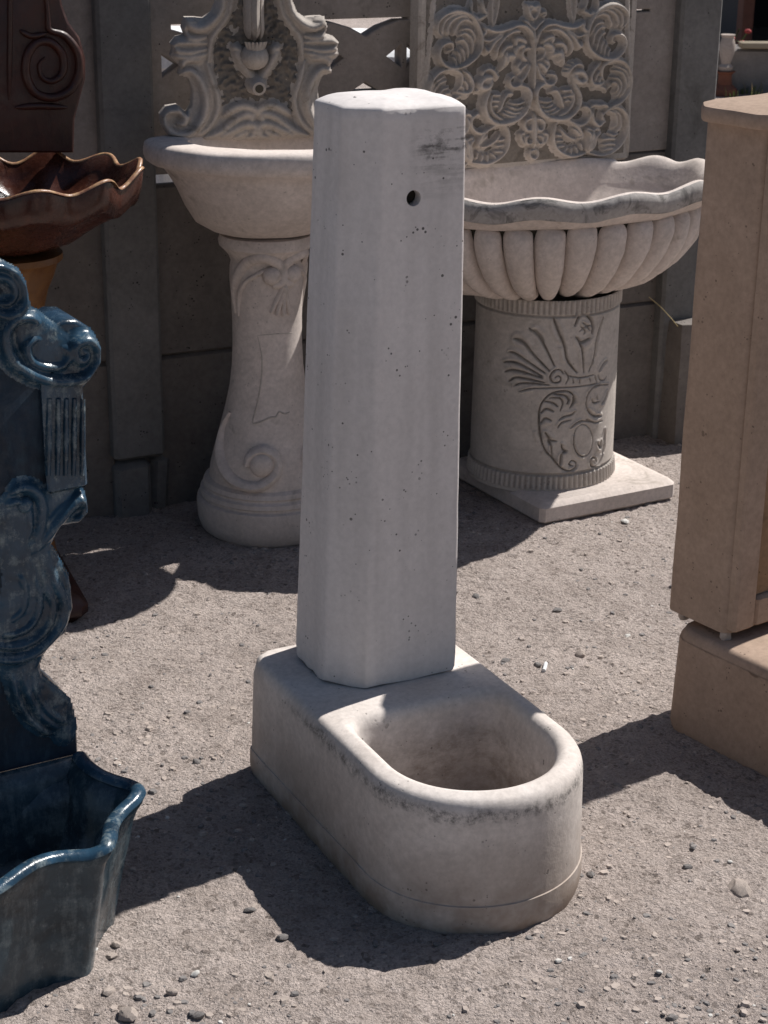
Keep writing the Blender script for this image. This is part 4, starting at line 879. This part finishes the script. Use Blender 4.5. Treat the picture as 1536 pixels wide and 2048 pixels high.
# basin
ZR = 0.2
rimpx = [(159, 1512), (178, 1540), (202, 1556), (228, 1562), (254, 1568), (274, 1580), (282, 1596), (272, 1611), (250, 1626), (232, 1646), (226, 1668), (224, 1690), (214, 1708), (190, 1714), (165, 1717), (120, 1724), (77, 1740), (40, 1760), (0, 1783), (-40, 1799), (-80, 1806)]
R_ = [cbz(x, y, ZR) for x, y in rimpx]
xc = R_[-1].x
R_ = smooth_path(R_, 3)
loop = R_ + [Vector((2*xc-p.x, p.y, p.z)) for p in R_[:-1]][::-1]
cen = Vector((xc, -0.19, 0))
soft = list(loop)
for _ in range(10): soft = [(soft[i-1]+soft[i]*2+soft[(i+1) % len(soft)])*0.25 for i in range(len(soft))]
def bring(sx, sy, z, wv=0.0, off=0.0, sm=0.0):
    o = []
    n = len(loop)
    for i, p in enumerate(loop):
        t = (loop[(i+1) % n]-loop[i-1]).normalized(); nn = Vector((t.y, -t.x, 0))
        if nn.dot(p-cen) < 0: nn = -nn
        q = p.lerp(soft[i], sm) + nn*off
        o.append((cen.x+(q.x-cen.x)*sx, cen.y+(q.y-cen.y)*sy, z + wv*math.sin(i*0.42)))
    return o
g = G().loft([bring(0.85, 0.945, -0.015, sm=1), bring(0.86, 0.95, 0.01, sm=1), bring(0.905, 0.965, 0.08, sm=0.95), bring(0.945, 0.98, 0.13, sm=0.85), bring(0.965, 0.99, 0.165, sm=0.6), bring(0.985, 0.998, 0.183, 0.002, sm=0.2), bring(1, 1, 0.193, 0.003, 0.003), bring(1, 1, 0.203, 0.004, 0.002), bring(1, 1, 0.207, 0.004, -0.006), bring(1, 1, 0.203, 0.004, -0.015), bring(0.97, 0.97, 0.185, 0.002, -0.022), bring(0.94, 0.95, 0.13, 0, -0.024), bring(0.88, 0.9, 0.07, 0, -0.026), bring(0.7, 0.7, 0.05, 0, -0.03), bring(0.2, 0.2, 0.048, 0, 0)], True, True, True)
bbas = bf.part('basin', g, M_blue_b, angle=60, label='square blue basin with wavy rolled rim')
g = G(); n = len(R_)
P = [Vector((p.x, p.y, 0.206+0.004*math.sin(i*0.42))) for i, p in enumerate(R_)]
Pin = []
for i, p in enumerate(P):
    t = (P[min(i+1, n-1)]-P[max(i-1, 0)]).normalized(); nn = Vector((t.y, -t.x, 0)); nn = nn if nn.dot(p-cen) < 0 else -nn
    Pin.append(p+nn*0.004)
g.stroke(Pin[1:], [(0, 0, 1)]*(n-1), 0.0125, 0.009); bf.part('rim', g, M_blue_r, bbas, angle=70)

# ------------------------------------------------------------------ red brown fountain, far left
RC = (-0.80, 3.76, 0)
rd = Thing('bronze_fountain', 'dark red-brown wall fountain with copper shell basin at far left edge', 'fountain', RC, math.radians(22))
RPL = 0.12
def cr_(x, y): return rd.on_plane(x, y, RPL)
outl = [(-60, 306), (148, 306), (150, 240), (160, 200), (171, 160), (172, 120), (160, 75), (138, 45), (125, 10), (118, -30), (120, -120), (60, -200), (-60, -230)]
P = [cr_(*p) for p in outl]; xr = cr_(-60, 100).x
poly = [(p.x, p.z) for p in P] + [(2*xr-p.x, p.z) for p in P[1:-1]][::-1]
rpl = rd.part('back_plate', G().plate(poly, RPL, RPL+0.05, 0.006), M_brown, angle=35)
def rdp(name, defs):
    a, b = strokes_on(cr_, defs, xr); rd.part(name, a, M_brown, rpl, angle=60); rd.part(name, b, M_brown, rpl, angle=60)
rdp('spiral_scroll', [([(72, -40), (92, 0), (96, 40), (100, 60), (130, 72), (155, 105), (158, 145), (140, 180), (105, 195), (70, 185), (52, 150), (55, 110), (75, 85), (102, 85), (125, 110), (125, 145), (105, 162), (85, 155), (78, 130), (90, 115)], 0.010, 0.012), ([(40, 60), (62, 72), (95, 66)], 0.007, 0.010), ([(30, 215), (80, 212), (135, 215)], 0.008, 0.008), ([(20, -40), (20, 60), (18, 200)], 0.006, 0.008)])
SA, SB = 0.285, 0.27; NV = 12
def sring(r, z, amp, rw=0.0, ph=2.2, n=196):
    o = []
    for j in range(n):
        t = 2*math.pi*j/n; wv = math.sin(NV*t+ph); x, y = plan(t, SA, SB, 0.2); k = r*(1+rw*wv)
        o.append((x*k, y*k, z+amp*wv*(0.62+0.2*math.sin(3*t))))
    return o
g = G().loft([sring(0.20, 0.770, 0), sring(0.30, 0.776, 0.0), sring(0.52, 0.80, 0.003, 0.01), sring(0.74, 0.842, 0.008, 0.02), sring(0.9, 0.868, 0.014, 0.03), sring(0.96, 0.875, 0.018, 0.035), sring(0.985, 0.90, 0.019, 0.035), sring(1.0, 0.932, 0.02, 0.035), sring(0.985, 0.939, 0.02, 0.035), sring(0.96, 0.934, 0.02, 0.03), sring(0.9, 0.905, 0.02, 0.02), sring(0.78, 0.872, 0.016, 0.01), sring(0.55, 0.85, 0.01), sring(0.3, 0.84, 0.004), sring(0.03, 0.838, 0)], True, True, True)
rbas = rd.part('shell_basin', g, M_copper, angle=70, label='copper brown shell basin with wavy lip')
rr_ = sring(0.992, 0.937, 0.02, 0.035); rr_ = [Vector(p) for p in rr_]; rr_.append(rr_[0])
rd.part('lip', G().stroke(rr_, [(0, 0, 1)]*len(rr_), 0.0055, 0.004), M_copper_edge, rbas, angle=70)
rd.part('pedestal', G().lathe([(0.07, 0.06), (0.06, 0.12), (0.05, 0.25), (0.05, 0.45), (0.06, 0.62), (0.078, 0.69), (0.092, 0.72), (0.1, 0.745), (0.112, 0.755), (0.112, 0.768), (0.08, 0.770)], 40), M_amber, angle=40)
rd.part('foot', jitter(G().box(-0.16, 0.09, -0.22, 0.14, -0.01, 0.05, 0.02), 0.006, 12, 2), M_brown)

# ------------------------------------------------------------------ beyond the fence
def far_box(name, label, cat, x0, x1, yT, yB, Y, depth, mat, bev=0.02, zb=None):
    a, b = at_y(x0, yT, Y), at_y(x1, yB, Y); z0 = zb if zb is not None else b.z
    t = Thing(name, label, cat, ((a.x+b.x)/2, Y, 0)); w_ = (b.x-a.x)/2
    t.part(cat.replace(' ', '_'), G().box(-w_, w_, 0, depth, z0, a.z, bev), mat); return t
# white plastered bench seen through the lattice
p = at_y(300, 38, 6.9); t = Thing('plaster_bench', 'sunlit white slab bench seen through the lattice of the fence', 'bench', (-0.15, 6.55, 0), 0)
t.part('seat_slab', G().box(-1.0, 0.62, -0.42, 0.42, 0.86, 0.93, 0.012), M_plaster)
for x in (-0.75, 0.4): t.part('support', G().box(x-0.12, x+0.12, -0.3, 0.3, -0.01, 0.858, 0.012), M_plaster)
t = Thing('red_flowerpot', 'small red pot standing on the white bench behind the fence', 'pot', (0.13, 6.85, 0.93), 0)
t.part('pot', G().lathe([(0.05, 0), (0.055, 0.005), (0.075, 0.1), (0.082, 0.1), (0.082, 0.12), (0.068, 0.12), (0.06, 0.06), (0.02, 0.06)], 20), M_petal)
# dark open shed far right
t = Thing('dark_shed', 'dark open shed with red brown pier in the far right background', 'shed', (3.38, 14.6, 0), 0)
t.part('pier', G().box(-0.62, -0.535, -0.02, 0.25, -0.02, 3.0, 0.015), M_brickred)
t.part('rear_wall', G().box(-0.6, 3.4, 2.6, 2.75, -0.02, 2.9, 0.01), M_dark)
t.part('side_wall', G().box(-0.6, -0.54, 0.252, 2.598, -0.02, 2.9, 0.01), M_dark)
t.part('side_wall', G().box(3.4, 3.55, 0.0, 2.598, -0.02, 2.9, 0.01), M_dark)
t.part('roof', G().box(-0.7, 3.7, -0.3, 2.9, 3.02, 3.12, 0.01), M_dark)
t.part('door_leaf', G().box(-0.53, 1.6, 0.1, 0.16, 0.45, 2.95, 0.01), M_dark)
for k in range(3):
    t = Thing('kerb_block', ['grey kerb block in the far background, nearest the fence post', 'middle grey kerb block below the dark shed', 'grey kerb block below the dark shed, cut by the right edge'][k], 'block', (2.38+k*0.62, 12.6, 0), 0, 'kerb blocks by the dark shed')
    t.part('block', jitter(G().box(-0.3, 0.3, -0.12, 0.12, -0.02, 0.3, 0.02), 0.01, 4, k), M_rock)
t = Thing('leaning_board', 'weathered board lying along the far kerb blocks', 'board', (2.9, 12.48, 0.3), math.radians(3))
t.part('board', G().box(-0.55, 0.75, -0.05, 0.05, 0.004, 0.045, 0.006), M_wood)
def tuft(name, label, x, y, n, h, mat, seed, spread=0.08, group=None):
    r = random.Random(seed); g = G()
    for k in range(n):
        a = r.uniform(0, 6.28); d = r.uniform(0, spread); b = Vector((d*math.cos(a), d*math.sin(a), -0.005)); l = Vector((math.cos(a)*r.uniform(0.1, 0.6), math.sin(a)*r.uniform(0.1, 0.6), 1)).normalized()*h*r.uniform(0.5, 1.1)
        s = Vector((-math.sin(a), math.cos(a), 0))*0.004*r.uniform(0.6, 1.4)
        m1 = b+l*0.55; tip = b+l*0.95+Vector((math.cos(a), math.sin(a), -0.4))*h*0.18
        g.add([b-s, b+s, m1+s*0.8, m1-s*0.8, tip], [(0, 1, 2, 3), (3, 2, 4)])
    o = mesh_obj(name, g.v, g.f, mat, None, False); o.location = (x, y, 0); tagp(o, label, 'plant', group)
    if spread > 0.3: o['kind'] = 'stuff'
    return o
for k, (px_, py_, h, m_, lb) in enumerate(((335, 362, 0.16, M_grass, 'grass tuft glimpsed under the lattice slab beside the white bowl'), (347, 165, 0.35, M_grass, 'weed clump glimpsed beside the left scroll of the white back plate'), (1398, 560, 0.22, M_grass, 'weed growing in the gap between fence post and tan pillar'), (1405, 640, 0.12, M_straw, 'dry grass low in the gap by the tan pillar'), (1490, 186, 0.10, M_grass, 'low grass strip before the far kerb'), (1530, 180, 0.12, M_straw, 'dry grass strip before the far kerb at right edge'))):
    q = at_z(px_, py_, 0.0); tuft('grass_tuft', lb, q.x, q.y, 90, h, m_, k, 0.12 if k < 4 else 0.45)
q = at_z(1438, 178, 0.0)
fl = Thing('red_flowers', 'small red flowering plant beside the far fence post', 'plant', (q.x, q.y, 0), 0)
gs, gp = G(), G(); r = random.Random(5)
for k in range(26):
    a = r.uniform(0, 6.28); d = r.uniform(0.02, 0.22); z = r.uniform(0.1, 0.42); e = Vector((d*math.cos(a), d*math.sin(a), z)); gs.tube([(0, 0, -0.02), e*0.5+Vector((0, 0, 0.06)), e], [0.008, 0.006, 0.004], 5)
    if k % 2: fl.part('flower', G().blob(e, (0.024, 0, 0), (0, 0.024, 0), (0, 0, 0.018), 7, 5, 0.3, k), M_petal)
    for q_ in range(3): gs.add([e*(0.4+0.2*q_), e*(0.4+0.2*q_)+Vector((0.05*math.cos(a+q_*2), 0.05*math.sin(a+q_*2), 0.02)), e*(0.4+0.2*q_)+Vector((0.03*math.cos(a+q_*2+0.7), 0.03*math.sin(a+q_*2+0.7), 0.0))], [(0, 1, 2)])
fl.part('leaves', gs, M_grass)
q = at_y(1456, 75, 12.4)
cr = Thing('pale_urn', 'small pale stone urn on a stand in the far background beside the post', 'urn', (q.x, 12.4, 0), 0)
cr.part('stand', G().lathe([(0.09, -0.01), (0.09, 0.04), (0.05, 0.07), (0.045, q.z-0.24), (0.07, q.z-0.22)], 16), M_brickred)
cr.part('urn', G().lathe([(0.04, q.z-0.217), (0.05, q.z-0.19), (0.03, q.z-0.17), (0.05, q.z-0.1), (0.055, q.z-0.05), (0.04, q.z), (0.05, q.z+0.02), (0.03, q.z+0.018)], 18), M_rock2)
# thin dry stem leaning by the right post
a, b = at_y(1298, 594, 4.88), at_y(1345, 640, 4.88); c = at_y(1366, 668, 4.92)
o = mesh_obj('dry_stem', *(lambda g: (g.v, g.f))(G().tube(smooth_path([a, a.lerp(b, 0.5)+Vector((0, 0, 0.004)), b, c, c+Vector((0.01, 0.01, -0.03))], 4), 0.0016, 5)), M_straw); tagp(o, 'single dry grass stem leaning before the right fence post', 'stem')

# ------------------------------------------------------------------ stones and gravel
def ground_z(x, y): return gnoise(x, y)-0.003
def stone_geo(seed, n=9, m=6):
    g = G().blob((0, 0, 0), (1, 0, 0), (0, 0.75, 0), (0, 0, 0.55), n, m, 0.16, seed); jitter(g, 0.22, 1.3, seed*3.1); return g
protos = []
for k in range(6):
    g = stone_geo(k); me = bpy.data.meshes.new('stone'); me.from_pydata([tuple(v) for v in g.v], [], g.f); me.update(); protos.append(me)
def var_mesh(me, mat):
    m2 = me.copy(); m2.materials.append(mat); m2.shade_smooth(); m2.set_sharp_from_angle(angle=math.radians(35)); return m2
PM = {k: [var_mesh(me, m_) for me in protos] for k, m_ in (('g', M_rock), ('p', M_rock2), ('w', M_rock3))}
big = [(218, 1982, 24, 'p', 'chunky pinkish stone on the dirt before the blue basin'), (255, 2030, 32, 'p', 'broad flat pale stone at the lower left of the ground'), (500, 1818, 16, 'g', 'angular grey stone near the tip of sunlit ground left of the trough'), (390, 1948, 13, 'w', 'pale round pebble between blue basin and trough shadow'), (1117, 1920, 13, 'w', 'white pebble on the ground in front of the trough'), (1318, 1948, 11, 'w', 'small white pebble right of the bottom centre'), (1375, 1735, 15, 'g', 'dark grey stone on sunlit ground right of the trough'), (1180, 1748, 15, 'g', 'dark stone touching the right front of the trough'), (1480, 1778, 34, 'p', 'long pale flat stone near the right edge'), (1345, 2035, 18, 'g', 'grey stone at the bottom edge right of centre'), (1115, 1222, 13, 'g', 'grey stone behind the trough in front of the fluted fountain'), (1160, 1308, 18, 'p', 'flat brown stone right of the pillar foot'), (1075, 1330, 13, 'g', 'flat grey stone beside the white stub'), (952, 1193, 12, 'g', 'dark stone right of the pillar near the shadow'), (1250, 1045, 13, 'w', 'pale pebble before the plinth of the fluted fountain'), (232, 1888, 15, 'p', 'stone leaning against the foot of the blue basin'), (222, 1905, 17, 'p', 'larger stone at the foot of the blue basin'), (395, 1525, 15, 'g', 'dark stone on the shadow edge left of the trough'), (565, 1870, 20, 'g', 'thin dark stone sliver on the ground before the trough shadow'), (1010, 1320, 14, 'g', 'dark clod beside the right rim of the trough'), (1255, 1275, 9, 'w', 'tiny white pebble behind the trough'), (345, 1985, 17, 'p', 'rounded pale stone right of the chunky pinkish stone'), (395, 2030, 22, 'g', 'dark elongated stone at the bottom edge left of centre'), (1460, 1725, 10, 'w', 'white pebble above the long pale flat stone')]
for k, (px_, py_, sz, kind, lb) in enumerate(big):
    q = at_z(px_, py_, 0.0); s = sz*0.5*q.y/3605.7*1.75
    o = bpy.data.objects.new('stone', PM[kind][k % 6]); COL.objects.link(o); o.scale = (s, s, s*0.8); o.rotation_euler = (random.uniform(-.3, .3), random.uniform(-.3, .3), random.uniform(0, 6.28)); o.location = (q.x, q.y, ground_z(q.x, q.y)+s*0.2); tagp(o, lb, 'stone', 'loose stones on the dirt yard')
q = at_z(1090, 1335, 0.0); o = mesh_obj('white_stub', *(lambda g: (g.v, g.f))(G().tube([(-0.004, -0.018, 0), (0.0, 0.0, 0.0), (0.003, 0.018, 0)], 0.0042, 10)), M_plaster); o.location = (q.x, q.y, ground_z(q.x, q.y)+0.004); tagp(o, 'tiny white paper stub lying on the dirt right of the pillar foot', 'litter')
def gravel(name, label, n, smin, smax, mat, seed, sub):
    r = np.random.default_rng(seed); V = []; F = []; base = 0
    tmpl = []
    for k in range(8):
        g = G().blob((0, 0, 0), (1, 0, 0), (0, 0.8, 0), (0, 0, 0.6), sub[0], sub[1], 0.2, 40+k); tmpl.append((np.array([tuple(v) for v in g.v]), [f for f in g.f]))
    for k in range(n):
        v = r.random(); y = 2.05+2.9*v**1.5; hwid = 0.05+y*0.235; x = r.uniform(-hwid, hwid)
        dn = mnoise.noise(Vector((x*2.3, y*2.3, 1.7)))+0.6*mnoise.noise(Vector((x*6.5, y*6.5, 4.2)))
        if dn < r.uniform(-0.7, 0.55): continue
        s = smin*(smax/smin)**(r.random()**3.2); a = r.uniform(0, 6.28); tv, tf = tmpl[k % 8]
        c_, s_ = math.cos(a), math.sin(a); X = tv*np.array([s, s*r.uniform(0.7, 1.1), s*r.uniform(0.5, 1)]); X = np.stack([X[:, 0]*c_-X[:, 1]*s_+x, X[:, 0]*s_+X[:, 1]*c_+y, X[:, 2]+ground_z(x, y)+s*r.uniform(-0.3, 0.12)], 1)
        V.append(X); F += [tuple(i+base for i in f) for f in tf]; base += len(X)
    me = bpy.data.meshes.new(name); me.from_pydata(np.concatenate(V).tolist(), [], F); me.update(); me.materials.append(mat)
    o = bpy.data.objects.new(name, me); COL.objects.link(o); tagp(o, label, 'gravel', kind='stuff'); return o
gravel('gravel', 'fine grey grit scattered over the dirt yard', 11000, 0.0014, 0.0095, M_rock, 1, (6, 4))
gravel('pale_gravel', 'fine pinkish grit scattered over the dirt yard', 13000, 0.0014, 0.0105, M_rock2, 2, (6, 4))
gravel('white_gravel', 'sparse white grit scattered over the dirt yard', 700, 0.0014, 0.006, M_rock3, 3, (6, 4))
